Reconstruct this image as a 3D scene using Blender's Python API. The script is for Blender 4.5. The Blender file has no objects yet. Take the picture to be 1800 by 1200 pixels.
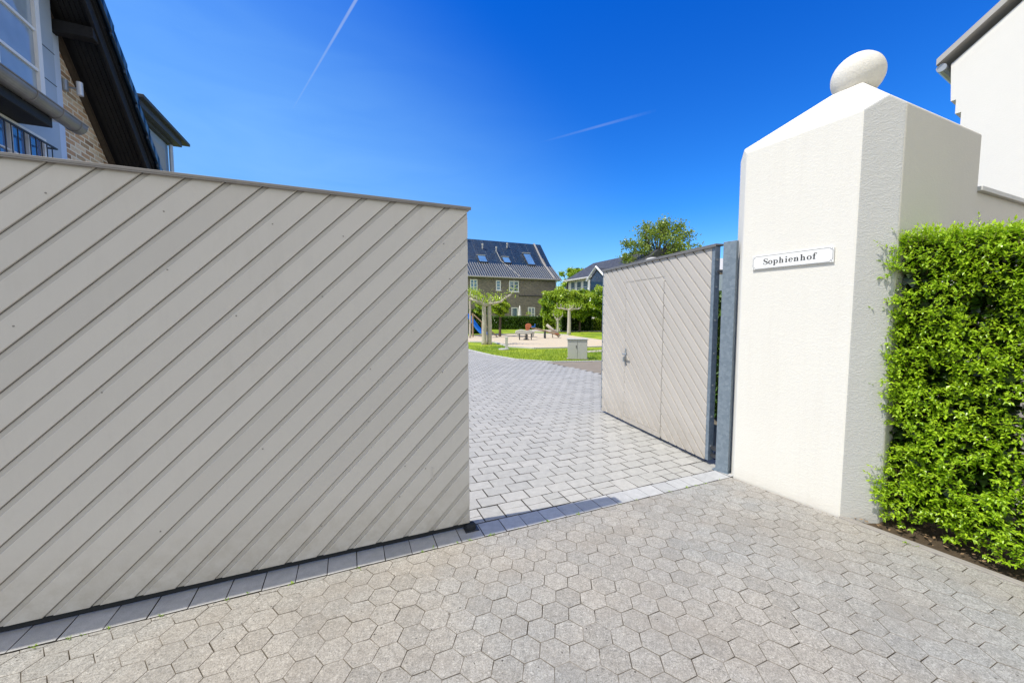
import bpy, math, random
from math import sin, cos, pi, radians, hypot, atan2, sqrt
from mathutils import Vector, Matrix

random.seed(11)
C = bpy.context.scene.collection
SC = bpy.context.scene
ANG = atan2(.395, .9187)            # bearing of the gate line; local frame: s along the gate, n into the court
E_ = (cos(ANG), sin(ANG)); N_ = (-sin(ANG), cos(ANG))
def W(s, n, z=0.0): return (s*E_[0]+n*N_[0], s*E_[1]+n*N_[1], z)
def toG(x, y): return (x*E_[0]+y*E_[1], x*N_[0]+y*N_[1])

# ------------------------------------------------------------------ mesh builder
class MB:
    def __init__(s): s.v=[]; s.f=[]; s.m=[]; s.r=[]
    def poly(s, pts, mi=0, rnd=None):
        b=len(s.v); s.v.extend([tuple(p) for p in pts]); s.f.append(tuple(range(b,b+len(pts)))); s.m.append(mi); s.r.append(random.random() if rnd is None else rnd)
    def box(s, x0,x1,y0,y1,z0,z1, mi=0, rnd=None):
        if rnd is None: rnd=random.random()
        P=[(x0,y0,z0),(x1,y0,z0),(x1,y1,z0),(x0,y1,z0),(x0,y0,z1),(x1,y0,z1),(x1,y1,z1),(x0,y1,z1)]
        s.hull8(P,mi,rnd)
    def hull8(s,P,mi=0,rnd=.5):
        b=len(s.v); s.v.extend(P)
        for q in ((0,3,2,1),(4,5,6,7),(0,1,5,4),(1,2,6,5),(2,3,7,6),(3,0,4,7)):
            s.f.append(tuple(b+i for i in q)); s.m.append(mi); s.r.append(rnd)
    def prism(s, poly, z0, z1, mi=0, ax='z', rnd=None):
        """poly = list of 2D points; ax z: (x,y); ax y: (x,z) extruded along y; ax x: (y,z) extruded along x"""
        if rnd is None: rnd=random.random()
        def mk(p,h):
            return (p[0],p[1],h) if ax=='z' else ((p[0],h,p[1]) if ax=='y' else (h,p[0],p[1]))
        n=len(poly); b=len(s.v)
        s.v.extend([mk(p,z0) for p in poly]); s.v.extend([mk(p,z1) for p in poly])
        area=sum(poly[i][0]*poly[(i+1)%n][1]-poly[(i+1)%n][0]*poly[i][1] for i in range(n))
        flip=(area<0)!=(ax=='y')
        bot=tuple(range(b+n-1,b-1,-1)); top=tuple(range(b+n,b+2*n))
        fs=[bot,top]+[(b+i,b+(i+1)%n,b+n+(i+1)%n,b+n+i) for i in range(n)]
        for f in fs:
            s.f.append(tuple(reversed(f)) if flip else f); s.m.append(mi); s.r.append(rnd)
    def tube(s, pts, rad, seg=8, mi=0, cap=True, flat=1.0):
        pts=[Vector(p) for p in pts]; n=len(pts)
        rr=rad if isinstance(rad,(list,tuple)) else [rad]*n
        b=len(s.v); rnd=random.random(); prev=None
        for i,p in enumerate(pts):
            t=(pts[min(i+1,n-1)]-pts[max(i-1,0)]).normalized()
            if prev is None:
                a=Vector((0,0,1)) if abs(t.z)<.9 else Vector((1,0,0)); u=t.cross(a).normalized()
            else: u=(prev-t*prev.dot(t)).normalized()
            prev=u; w=t.cross(u)
            for k in range(seg):
                a=2*pi*k/seg; s.v.append(tuple(p+u*(cos(a)*rr[i])+w*(sin(a)*rr[i]*flat)))
        for i in range(n-1):
            for k in range(seg):
                a=b+i*seg+k; c=b+i*seg+(k+1)%seg
                s.f.append((a,c,c+seg,a+seg)); s.m.append(mi); s.r.append(rnd)
        if cap:
            s.f.append(tuple(b+k for k in range(seg-1,-1,-1))); s.m.append(mi); s.r.append(rnd)
            s.f.append(tuple(b+(n-1)*seg+k for k in range(seg))); s.m.append(mi); s.r.append(rnd)
    def build(s, name, mats, parent=None, bevel=0, smooth=False, fix=False, mod_seg=2):
        me=bpy.data.meshes.new(name); me.from_pydata(s.v,[],s.f)
        if not isinstance(mats,(list,tuple)): mats=[mats]
        for m in mats: me.materials.append(m)
        me.polygons.foreach_set('material_index', s.m)
        at=me.attributes.new('rnd','FLOAT','FACE'); at.data.foreach_set('value', s.r)
        uv=me.uv_layers.new(name='UVMap'); co=[]
        for p in me.polygons:
            nx,ny,nz=(abs(c) for c in p.normal)
            for vi in p.vertices:
                v=me.vertices[vi].co
                if nz>=nx and nz>=ny: co+= [v.x,v.y]
                elif nx>=ny: co+=[v.y,v.z]
                else: co+=[v.x,v.z]
        uv.data.foreach_set('uv', co)
        if smooth: me.polygons.foreach_set('use_smooth',[True]*len(me.polygons))
        if fix:
            import bmesh
            bm=bmesh.new(); bm.from_mesh(me); bmesh.ops.recalc_face_normals(bm,faces=bm.faces); bm.to_mesh(me); bm.free()
        me.update()
        o=bpy.data.objects.new(name,me); C.objects.link(o)
        if parent: o.parent=parent
        if bevel:
            b=o.modifiers.new('Bevel','BEVEL'); b.width=bevel; b.segments=mod_seg; b.limit_method='ANGLE'; b.angle_limit=radians(25)
        return o

def tag(o,label=None,cat=None,group=None,kind=None):
    if label: o['label']=label
    if cat: o['category']=cat
    if group: o['group']=group
    if kind: o['kind']=kind
    return o
def thing(name,label,cat,loc=(0,0,0),rz=0,group=None):
    o=bpy.data.objects.new(name,None); C.objects.link(o); o.location=loc; o.rotation_euler=(0,0,rz); o.empty_display_size=.2
    return tag(o,label,cat,group)
def clip(poly,a,b,c):
    """keep a*x+b*y<=c"""
    out=[]; n=len(poly)
    for i in range(n):
        p,q=poly[i],poly[(i+1)%n]; dp=a*p[0]+b*p[1]-c; dq=a*q[0]+b*q[1]-c
        if dp<=0: out.append(p)
        if (dp<0 and dq>0) or (dp>0 and dq<0):
            t=dp/(dp-dq); out.append((p[0]+(q[0]-p[0])*t,p[1]+(q[1]-p[1])*t))
    return out
def inset(poly,d):
    cx=sum(p[0] for p in poly)/len(poly); cy=sum(p[1] for p in poly)/len(poly)
    out=[]
    for p in poly:
        l=hypot(p[0]-cx,p[1]-cy) or 1; k=max(0,(l-d*1.25)/l); out.append((cx+(p[0]-cx)*k,cy+(p[1]-cy)*k))
    return out
def parea(poly): return sum(poly[i][0]*poly[(i+1)%len(poly)][1]-poly[(i+1)%len(poly)][0]*poly[i][1] for i in range(len(poly)))/2
def stone(mb,poly,gap,edge,drop,z=0,jit=.0015,tilt=.0015,wob=0.0):
    """one paver: flat top with a rounded rim, slightly tilted"""
    poly=[(p[0]+random.uniform(-wob,wob),p[1]+random.uniform(-wob,wob)) for p in poly]
    if parea(poly)<0: poly=poly[::-1]
    if parea(poly)<.0012: return
    a=inset(poly,gap); b=inset(poly,gap+edge*.4); c=inset(poly,gap+edge)
    cx=sum(p[0] for p in c)/len(c); cy=sum(p[1] for p in c)/len(c)
    z0=z+random.uniform(-jit,jit); tx=random.uniform(-tilt,tilt)/.07; ty=random.uniform(-tilt,tilt)/.07
    def h(p,d): return (p[0],p[1],z0-d+(p[0]-cx)*tx+(p[1]-cy)*ty)
    n=len(poly); base=len(mb.v); rnd=random.random()
    mb.v.extend([h(p,drop) for p in a]); mb.v.extend([h(p,edge*.35) for p in a]); mb.v.extend([h(p,edge*.1) for p in b]); mb.v.extend([h(p,0) for p in c])
    for r in range(3):
        for i in range(n):
            mb.f.append((base+r*n+i,base+r*n+(i+1)%n,base+(r+1)*n+(i+1)%n,base+(r+1)*n+i)); mb.m.append(1 if r<2 else 0); mb.r.append(rnd)
    mb.f.append(tuple(base+3*n+i for i in range(n))); mb.m.append(0); mb.r.append(rnd)

# ------------------------------------------------------------------ materials
class NT:
    def __init__(s,name):
        s.mat=bpy.data.materials.new(name); s.mat.use_nodes=True; s.t=s.mat.node_tree; s.t.nodes.clear()
        s.out=s.n('ShaderNodeOutputMaterial'); s.bsdf=s.n('ShaderNodeBsdfPrincipled'); s.l(s.bsdf.outputs[0],s.out.inputs['Surface'])
    def n(s,t,**k):
        x=s.t.nodes.new(t)
        for a,b in k.items(): setattr(x,a,b)
        return x
    def l(s,a,b): s.t.links.new(a,b)
    def coord(s,kind='Object',scale=(1,1,1),rot=(0,0,0)):
        tc=s.n('ShaderNodeTexCoord'); mp=s.n('ShaderNodeMapping'); mp.inputs['Scale'].default_value=scale; mp.inputs['Rotation'].default_value=rot
        s.l(tc.outputs[kind],mp.inputs[0]); return mp.outputs[0]
    def noise(s,vec,scale,detail=4,rough=.6,dist=0):
        x=s.n('ShaderNodeTexNoise'); x.inputs['Scale'].default_value=scale; x.inputs['Detail'].default_value=detail; x.inputs['Roughness'].default_value=rough; x.inputs['Distortion'].default_value=dist
        s.l(vec,x.inputs['Vector']); return x.outputs['Fac']
    def vor(s,vec,scale,feature='F1',out='Distance'):
        x=s.n('ShaderNodeTexVoronoi',feature=feature); x.inputs['Scale'].default_value=scale; s.l(vec,x.inputs['Vector']); return x.outputs[out]
    def ramp(s,fac,stops,interp='LINEAR'):
        x=s.n('ShaderNodeValToRGB'); x.color_ramp.interpolation=interp; el=x.color_ramp.elements
        while len(el)<len(stops): el.new(.5)
        for e,(p,c) in zip(el,stops):
            e.position=p; e.color=(c,c,c,1) if not isinstance(c,tuple) else (*c,1)
        s.l(fac,x.inputs[0]); return x.outputs[0]
    def mix(s,fac,a,b,mode='MIX'):
        x=s.n('ShaderNodeMix',data_type='RGBA',blend_type=mode)
        for i,v in ((0,fac),(6,a),(7,b)):
            if isinstance(v,(int,float)): x.inputs[i].default_value=v if i==0 else (v,v,v,1)
            elif isinstance(v,tuple): x.inputs[i].default_value=(*v,1)
            else: s.l(v,x.inputs[i])
        return x.outputs[2]
    def math(s,op,a,b=0.0,clamp=False):
        x=s.n('ShaderNodeMath',operation=op); x.use_clamp=clamp
        for i,v in ((0,a),(1,b)):
            if isinstance(v,(int,float)): x.inputs[i].default_value=v
            else: s.l(v,x.inputs[i])
        return x.outputs[0]
    def attr(s,name='rnd'):
        x=s.n('ShaderNodeAttribute'); x.attribute_name=name; return x.outputs['Fac']
    def col(s,c):
        if isinstance(c,tuple): s.bsdf.inputs['Base Color'].default_value=(*c,1)
        else: s.l(c,s.bsdf.inputs['Base Color'])
    def rough(s,v,spec=None):
        if isinstance(v,(int,float)): s.bsdf.inputs['Roughness'].default_value=v
        else: s.l(v,s.bsdf.inputs['Roughness'])
        if spec is not None: s.bsdf.inputs['Specular IOR Level'].default_value=spec
    def bump(s,h,strength=.3,dist=.01,prev=None):
        x=s.n('ShaderNodeBump'); x.inputs['Strength'].default_value=strength; x.inputs['Distance'].default_value=dist
        s.l(h,x.inputs['Height'])
        if prev: s.l(prev,x.inputs['Normal'])
        s.l(x.outputs[0],s.bsdf.inputs['Normal']); return x.outputs[0]
def sc(c,k): return tuple(max(0,min(1,x*k)) for x in c)
def basic(name,c,rough=.6,var=.12,scale=6,spec=.4,bump=0,bscale=60,metal=0,kind='Object'):
    m=NT(name); v=m.coord(kind); f=m.noise(v,scale,5)
    m.col(m.mix(f,sc(c,1-var),sc(c,1+var))); m.rough(rough,spec); m.bsdf.inputs['Metallic'].default_value=metal
    if bump: m.bump(m.noise(v,bscale,4),bump,.01)
    return m.mat

def mat_hex():
    m=NT('hex_concrete'); v=m.coord('Object')
    big=m.noise(v,.9,3); r=m.attr()
    base=m.mix(m.ramp(big,[(.38,0.),(.62,1.)]),(.335,.31,.27),(.31,.305,.285))
    base=m.mix(m.math('MULTIPLY',m.math('SUBTRACT',r,.5),.3,True),base,(.40,.375,.335))
    dk=m.ramp(r,[(.0,.91),(.35,1.),(1.,1.03)]); base=m.mix(1.,base,dk,'MULTIPLY')
    mid=m.ramp(m.noise(v,26,4,.7),[(.3,.80),(.7,1.13)]); base=m.mix(1.,base,mid,'MULTIPLY')
    fine=m.ramp(m.noise(v,105,4,.85,1.2),[(.33,.45),(.5,1.),(.66,1.6)]); base=m.mix(.95,base,fine,'MULTIPLY')
    sp=m.vor(v,70); base=m.mix(m.ramp(sp,[(.0,1.),(.22,.0)]),base,(.13,.115,.10))
    sp2=m.vor(m.coord('Object',(1,1,1),(0,0,.8)),63); base=m.mix(m.ramp(sp2,[(.0,.7),(.13,.0)]),base,(.66,.63,.58))
    pit=m.vor(v,21); pn_=m.noise(v,37,2); base=m.mix(m.math('MULTIPLY',m.ramp(pit,[(.0,1.),(.085,.9),(.11,.0)]),m.ramp(pn_,[(.45,0.),(.55,1.)])),base,(.045,.038,.032))
    fl=m.vor(m.coord('Object',(1,1,1),(0,0,1.9)),27); base=m.mix(m.ramp(fl,[(.0,.8),(.09,.5),(.13,.0)]),base,(.60,.57,.52))
    # dirt in patches
    st=m.ramp(m.noise(v,1.7,6,.72),[(.46,0.),(.72,.5)]); base=m.mix(st,base,(.24,.21,.175))
    m.col(base); m.rough(.92,.25)
    b=m.bump(m.noise(v,190,3,.8),.75,.0035); m.bump(m.ramp(sp,[(0.,0.),(.25,1.)]),.5,.003,b)
    return m.mat
def mat_paver(name,a,b,tint=(.30,.34,.40)):
    m=NT(name); v=m.coord('Object'); r=m.attr()
    base=m.mix(r,a,b)
    base=m.mix(1.,base,m.ramp(m.noise(v,18,5,.65),[(.25,.82),(.75,1.12)]),'MULTIPLY')
    base=m.mix(.7,base,m.ramp(m.noise(v,240,2,.7),[(.3,.72),(.7,1.2)]),'MULTIPLY')
    base=m.mix(m.ramp(m.noise(v,1.1,4),[(.5,0.),(.8,.35)]),base,tint)
    m.col(base); m.rough(.62,.45); m.bump(m.noise(v,160,4,.7),.35,.003)
    return m.mat
def mat_stucco(name,c,strong=1.0,grime=(.55,.50,.43),stk=.16):
    m=NT(name); v=m.coord('Object')
    base=m.mix(m.noise(v,1.7,4),sc(c,.965),sc(c,1.02))
    # faint grime toward the foot
    z=m.n('ShaderNodeSeparateXYZ'); m.l(v,z.inputs[0])
    foot=m.math('MULTIPLY',m.ramp(z.outputs[2],[(0.,.55),(.12,.12),(.45,0.)]),m.noise(v,9,5,.7))
    base=m.mix(foot,base,grime)
    streak=m.coord('Object',(7,7,.5)); sf=m.ramp(m.noise(streak,1.5,5,.7),[(.52,0.),(.85,stk)]); base=m.mix(sf,base,grime)
    m.col(base); m.rough(.93,.2)
    sw=m.noise(m.coord('Object',(1,1,1.7),(.3,.5,.2)),15,5,.62,1.6)
    rid=m.math('ABSOLUTE',m.math('SUBTRACT',sw,.5))
    b=m.bump(m.ramp(rid,[(0.,0.),(.11,1.)]),.33*strong,.006)
    m.bump(m.noise(v,85,5,.7),.28*strong,.006,b)
    return m.mat
def mat_paint(name,c):
    m=NT(name); v=m.coord('Object'); r=m.attr()
    base=m.mix(r,sc(c,.94),sc(c,1.045))
    base=m.mix(m.ramp(m.noise(v,.8,4,.6),[(.3,.25),(.75,0.)]),base,sc(c,.86))
    sm=m.noise(m.coord('Object',(1,1,.35)),5,6,.7); base=m.mix(m.ramp(sm,[(.55,0.),(.8,.28)]),base,sc((c[0]*.96,c[1]*.93,c[2]*.88),.78))
    zz=m.n('ShaderNodeSeparateXYZ'); m.l(v,zz.inputs[0]); spl=m.math('MULTIPLY',m.ramp(zz.outputs[2],[(0.,1.),(.12,.6),(.45,0.)]),m.ramp(m.noise(v,11,6,.75),[(.35,.1),(.7,1.)])); base=m.mix(spl,base,sc((c[0]*.95,c[1]*.9,c[2]*.8),.68))
    stk=m.ramp(m.noise(m.coord('Object',(9,9,.7)),1.,5,.7),[(.55,0.),(.8,.22)]); base=m.mix(stk,base,sc(c,.80))
    spk=m.vor(v,17); base=m.mix(m.ramp(spk,[(0.,.55),(.018,0.)]),base,sc(c,.45))
    m.col(base); m.rough(m.ramp(m.noise(v,7,4),[(.3,.42),(.7,.58)]),.4)
    m.bump(m.noise(v,55,4,.6),.07,.004)
    return m.mat
def mat_galv():
    m=NT('galvanised_steel'); v=m.coord('Object')
    c=m.vor(v,38,'F1','Color'); x=m.n('ShaderNodeSeparateColor'); m.l(c,x.inputs[0])
    base=m.mix(x.outputs[0],(.17,.215,.26),(.235,.285,.335))
    sm=m.ramp(m.noise(v,14,6,.75,1.2),[(.60,0.),(.74,.55)]); base=m.mix(sm,base,(.46,.51,.56))
    m.col(base); m.rough(.5,.5); m.bsdf.inputs['Metallic'].default_value=.25; m.bump(m.noise(v,50,4),.1,.003)
    return m.mat
def mat_brick(name,cols,mortar,bw=.25,bh=.0833,ms=.012,spec=.2):
    m=NT(name); v=m.coord('UV'); b=m.n('ShaderNodeTexBrick'); b.offset=.5; b.squash=1
    b.inputs['Scale'].default_value=1; b.inputs['Brick Width'].default_value=bw; b.inputs['Row Height'].default_value=bh
    b.inputs['Mortar Size'].default_value=ms; b.inputs['Mortar Smooth'].default_value=.3; b.inputs['Bias'].default_value=0
    b.inputs['Color1'].default_value=(0,0,0,1); b.inputs['Color2'].default_value=(1,1,1,1); b.inputs['Mortar'].default_value=(.5,.5,.5,1)
    dv=m.n('ShaderNodeVectorMath',operation='ADD'); nz=m.n('ShaderNodeTexNoise'); nz.inputs['Scale'].default_value=5; m.l(v,nz.inputs['Vector'])
    sv=m.n('ShaderNodeVectorMath',operation='SCALE'); sv.inputs['Scale'].default_value=.02; m.l(nz.outputs['Color'],sv.inputs[0]); m.l(v,dv.inputs[0]); m.l(sv.outputs[0],dv.inputs[1])
    m.l(dv.outputs[0],b.inputs['Vector'])
    n=len(cols); base=m.ramp(b.outputs['Color'],[(i/(n-1),cols[i]) for i in range(n)])
    base=m.mix(.8,base,m.ramp(m.noise(v,30,5,.75),[(.25,.6),(.75,1.35)]),'MULTIPLY')
    base=m.mix(b.outputs['Fac'],base,m.mix(m.noise(v,12,4),sc(mortar,.8),sc(mortar,1.15)))
    base=m.mix(m.ramp(m.noise(v,.6,5),[(.45,0.),(.8,.3)]),base,sc(cols[0],.7))
    m.col(base); m.rough(.9,spec)
    h=m.math('SUBTRACT',1.,b.outputs['Fac']); bb=m.bump(h,.7,.012); m.bump(m.noise(v,60,4,.7),.4,.006,bb)
    return m.mat
def mat_roof(name,c,kind='UV',sheen=.35,tw=.26,th=.32):
    m=NT(name); v=m.coord(kind); b=m.n('ShaderNodeTexBrick'); b.offset=.0
    b.inputs['Scale'].default_value=1; b.inputs['Brick Width'].default_value=tw; b.inputs['Row Height'].default_value=th; b.inputs['Mortar Size'].default_value=.018
    b.inputs['Color1'].default_value=(*sc(c,.75),1); b.inputs['Color2'].default_value=(*sc(c,1.3),1); b.inputs['Mortar'].default_value=(*sc(c,.35),1); m.l(v,b.inputs['Vector'])
    m.col(m.mix(.6,b.outputs['Color'],m.ramp(m.noise(v,3,5),[(.3,.7),(.7,1.3)]),'MULTIPLY'))
    m.rough(sheen,.6)
    w=m.n('ShaderNodeTexWave'); w.bands_direction='X'; w.inputs['Scale'].default_value=1/tw/3.14*1.57; w.inputs['Distortion'].default_value=0; m.l(v,w.inputs['Vector'])
    bb=m.bump(w.outputs['Fac'],.8,.03); m.bump(m.math('SUBTRACT',1.,b.outputs['Fac']),.6,.02,bb)
    return m.mat
def mat_leaf(name,a,b,c,trans=.35,yell=(.30,.40,.03)):
    m=NT(name); r=m.attr(); v=m.coord('Object')
    base=m.ramp(r,[(0.,a),(.5,b),(1.,c)])
    base=m.mix(m.ramp(m.noise(v,2.2,3),[(.4,0.),(.75,.5)]),base,c)
    m.col(base); m.rough(.33,.55)
    t=m.n('ShaderNodeBsdfTranslucent'); m.l(m.mix(.5,base,yell),t.inputs[0])
    mx=m.n('ShaderNodeMixShader'); mx.inputs[0].default_value=trans; m.l(m.bsdf.outputs[0],mx.inputs[1]); m.l(t.outputs[0],mx.inputs[2]); m.l(mx.outputs[0],m.out.inputs['Surface'])
    return m.mat
def mat_glass(name,c=(.10,.16,.22)):
    m=NT(name); v=m.coord('Object'); m.col(m.mix(m.noise(v,1.2,3),sc(c,.5),sc(c,1.5))); m.rough(.06,1.0); m.bsdf.inputs['Coat Weight'].default_value=.6; m.bsdf.inputs['Coat Roughness'].default_value=.03
    return m.mat
def mat_grass():
    m=NT('lawn_grass'); v=m.coord('Object')
    base=m.mix(m.ramp(m.noise(v,.45,6,.7),[(.35,0.),(.62,1.)]),(.12,.22,.012),(.38,.46,.03)); base=m.mix(m.ramp(m.noise(v,1.3,5,.75),[(.60,0.),(.75,.5)]),base,(.34,.31,.12))  # dark noise patches put patches of shade into the grass colour
    base=m.mix(1.,base,m.ramp(m.noise(v,14,5,.8),[(.25,.55),(.75,1.35)]),'MULTIPLY')
    m.col(base); m.rough(.9,.2); m.bump(m.noise(v,25,5,.8),.8,.05)
    return m.mat
def mat_sand(name,a,b,s=1.0):
    m=NT(name); v=m.coord('Object'); base=m.mix(m.noise(v,.7*s,5,.7),a,b); base=m.mix(.6,base,m.ramp(m.noise(v,40,3,.8),[(.3,.8),(.7,1.15)]),'MULTIPLY')
    m.col(base); m.rough(.95,.1); m.bump(m.noise(v,8,5,.7),.4,.03); return m.mat
def mat_soil():
    m=NT('bed_soil'); v=m.coord('Object'); base=m.mix(m.noise(v,30,6,.8),(.030,.022,.015),(.16,.115,.07))
    base=m.mix(m.ramp(m.vor(v,45),[(0.,.8),(.12,0.)]),base,(.30,.22,.14)); m.col(base); m.rough(.95,.2); m.bump(m.noise(v,40,6,.8),1.,.02); return m.mat
def mat_contrail(name,dens,scale):
    m=NT(name); em=m.n('ShaderNodeEmission'); em.inputs[0].default_value=(.75,.87,1,1); em.inputs[1].default_value=.85
    tr=m.n('ShaderNodeBsdfTransparent'); lw=m.n('ShaderNodeLayerWeight'); lw.inputs[0].default_value=.5
    v=m.coord('UV'); core=m.math('SUBTRACT',1.,lw.outputs['Facing'],True); core=m.math('POWER',core,1.6)
    nz=m.ramp(m.noise(m.coord('Object',(scale,scale,scale)),1.,4),[(.3,.55),(.7,1.)])
    a=m.attr('rnd'); f=m.math('MULTIPLY',m.math('MULTIPLY',core,nz),m.math('MULTIPLY',a,dens),True)
    mx=m.n('ShaderNodeMixShader'); m.l(f,mx.inputs[0]); m.l(tr.outputs[0],mx.inputs[1]); m.l(em.outputs[0],mx.inputs[2]); m.l(mx.outputs[0],m.out.inputs['Surface'])
    return m.mat

M=dict(
 hex=mat_hex(), sandjoint=mat_sand('joint_sand',(.05,.042,.032),(.10,.085,.065)),
 border=mat_paver('border_stone',(.41,.41,.40),(.50,.495,.48),(.38,.385,.39)),
 paver=mat_paver('court_paver',(.385,.375,.34),(.44,.425,.385),(.35,.345,.325)),
 jointg=basic('court_joint',(.045,.042,.038),.95,.3,30),
 stucco=mat_stucco('white_stucco',(.76,.735,.67),.5), stuccor=mat_stucco('trowelled_shade_stucco',(.52,.515,.49),.9), stuccob=mat_stucco('shaded_side_stucco',(.64,.605,.54),.5), stuccow=mat_stucco('white_render',(.78,.75,.69),.4,stk=.03),  # chamfer and right-side copies carry their shade in a darker colour
 gate=mat_paint('greige_paint',(.565,.54,.50)), gate2=mat_paint('greige_paint_leaf',(.50,.465,.42)), cap=basic('cap_metal',(.23,.215,.20),.45,.15,12,.5,.05,40,.3),
 gatedk=mat_paint('greige_gap_shade',(.34,.32,.295)), gateb=mat_paint('greige_channel_shade',(.50,.48,.445)), gate2b=mat_paint('greige_groove_light',(.82,.79,.74)), galv=mat_galv(), rubber=basic('black_rubber',(.022,.024,.027),.75,.3,30,.3,.3,120), dark=basic('dark_steel',(.035,.037,.042),.5,.2,10,.5),  # gap and channel tones hold painted shade, groove tone a painted highlight
 screw=basic('screw_metal',(.55,.53,.5),.4,.1,9,.5,metal=.4), signw=basic('enamel_white',(.82,.82,.80),.25,.03,3,.5), black=basic('sign_black',(.05,.05,.055),.4,.05), signgrey=basic('sign_grey',(.20,.20,.205),.4,.05),
 brickl=mat_brick('warm_brick',[(.32,.20,.12),(.58,.37,.22),(.70,.50,.33),(.76,.60,.42),(.44,.30,.18),(.70,.54,.38)],(.82,.76,.64)),
 brickd=mat_brick('grey_brown_brick',[(.14,.125,.11),(.25,.215,.18),(.19,.17,.15),(.31,.26,.215),(.16,.15,.14)],(.27,.25,.22),.26,.085,.010),
 slate=mat_roof('blue_black_tiles',(.008,.028,.06),sheen=.32), slateg=mat_roof('grey_slates',(.06,.062,.066),sheen=.55,tw=.3,th=.22),
 zincc=basic('blue_grey_cladding',(.42,.48,.54),.42,.08,4,.5,.05,30,.15), zinc=basic('zinc',(.34,.36,.37),.38,.2,12,.5,.05,30,.45),
 blackwood=basic('black_stained_timber',(.014,.013,.013),.6,.35,14,.35,.3,60), brownwood=basic('weathered_brown_timber',(.07,.052,.036),.75,.4,16,.3,.4,60),
 winw=basic('window_white',(.78,.78,.77),.4,.04,5), glass=mat_glass('window_glass'), glassb=mat_glass('sky_reflection_glass',(.03,.12,.34)), curtain=basic('net_curtain',(.62,.68,.72),.9,.3,7,.2),  # the blue pane carries reflected sky in its colour
 bark=basic('pale_plane_bark',(.46,.42,.35),.85,.3,8,.2,.5,25), barkd=basic('dark_bark',(.10,.075,.055),.9,.35,10,.2,.6,25),
 leafh=mat_leaf('hedge_leaf',(.13,.28,.006),(.30,.52,.012),(.48,.68,.03),.38), leafhd=mat_leaf('hedge_shade_leaf',(.01,.03,.003),(.02,.05,.004),(.03,.07,.006),.1),
 leafb=mat_leaf('clipped_tree_leaf',(.17,.31,.01),(.33,.50,.02),(.48,.60,.05),.38), leafd=mat_leaf('dark_hedge_leaf',(.02,.06,.004),(.045,.11,.006),(.09,.18,.01),.2),
 leafp=mat_leaf('big_tree_leaf',(.09,.16,.015),(.20,.28,.03),(.30,.38,.05),.3), twig=basic('twig',(.12,.07,.04),.8,.2),
 grass=mat_grass(), sand=mat_sand('play_sand',(.50,.41,.29),(.60,.52,.39)), path=mat_sand('pale_path',(.42,.37,.31),(.50,.45,.38)), brownp=mat_sand('brown_paving',(.20,.17,.135),(.30,.26,.21),3),
 soil=mat_soil(), kerb=basic('kerb_concrete',(.30,.275,.245),.9,.2,9,.2,.5,90), kerbl=basic('pale_kerb',(.50,.49,.47),.85,.12,5,.2,.3,60),
 blue=basic('blue_plastic',(.01,.14,.55),.3,.08,4,.5), greybox=basic('cabinet_plastic',(.46,.46,.43),.55,.08,4,.4,.05,40), wood=basic('play_timber',(.33,.24,.16),.75,.3,12,.2,.3,40), red=basic('red_paint',(.42,.13,.06),.5,.15,5),
 cloth=basic('parasol_cloth',(.62,.60,.55),.85,.1,8,.2,.2,40), pinkb=mat_brick('pale_pink_brick',[(.36,.24,.18),(.48,.34,.26),(.42,.30,.23)],(.5,.45,.38)),
 jointh=basic('drive_joint_dirt',(.20,.175,.14),.95,.35,30,.1), joint=basic('joint_dirt',(.075,.068,.058),.95,.35,30,.1),
 earth=basic('earth',(.16,.14,.10),.95,.3,.5))

# ------------------------------------------------------------------ ground
def sheet(name,pts,z,m,thick=.0):
    mb=MB(); mb.poly([(p[0],p[1],z) for p in pts],0,.5); o=mb.build(name,m); return tag(o,kind='structure')
gs=MB(); gs.poly([(-1500,-1500,-.06),(1500,-1500,-.06),(1500,2500,-.06),(-1500,2500,-.06)],0,.5); tag(gs.build('ground',M['earth']),kind='structure')
# joint sand beds
b=MB(); b.poly([W(-9,-9,-.011),W(3.6,-9,-.011),W(3.6,2.509,-.011),W(-9,2.509,-.011)]); b.poly([W(3.6,-9,-.0112),W(9,-9,-.0112),W(5.2,-.5,-.0112),W(3.6,.9,-.0112)],0)
tag(b.build('joint_sand',M['sandjoint']),kind='structure')
# hexagon pavers
Hx=.1405; R=Hx/sqrt(3); th=radians(-7.18)
ux=(cos(th),sin(th)); uy=(-sin(th),cos(th)); ox,oy=-.3626+uy[0]*R,1.694+uy[1]*R
KA=(2.600,2.915); KD=(.4837,-.8753); KN=(.8753,.4837)      # kerb line of the planting bed
kc=KA[0]*KN[0]+KA[1]*KN[1]
hx=MB()
for r in range(-45,32):
    for c in range(-60,60):
        cx=ox+ux[0]*Hx*(c+.5*(r%2))+uy[0]*Hx*.8660*r; cy=oy+ux[1]*Hx*(c+.5*(r%2))+uy[1]*Hx*.8660*r
        s_,n_=toG(cx,cy)
        if n_>2.62 or n_<-3.2 or s_<-5.2 or cx*KN[0]+cy*KN[1]>kc+.1: continue
        if cy<-1.6: continue
        P=[(cx+R*(cos(a)*ux[0]+sin(a)*uy[0]),cy+R*(cos(a)*ux[1]+sin(a)*uy[1])) for a in [radians(30+60*k) for k in range(6)]]
        P=clip(P,N_[0],N_[1],2.506); 
        if len(P)>2: P=clip(P,KN[0],KN[1],kc-.002)
        if len(P)>2: stone(hx,P,.0008,.0028,.012,0,.0003,.0004,.0016)
tag(hx.build('driveway',[M['hex'],M['jointh']]),kind='structure')
# far part of the drive behind the camera (same stone, coarse)
sheet('road',[W(-40,-3.1,-.004),W(40,-3.1,-.004),W(40,-12,-.004),W(-40,-12,-.004)],-.004,M['brownp'])

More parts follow.
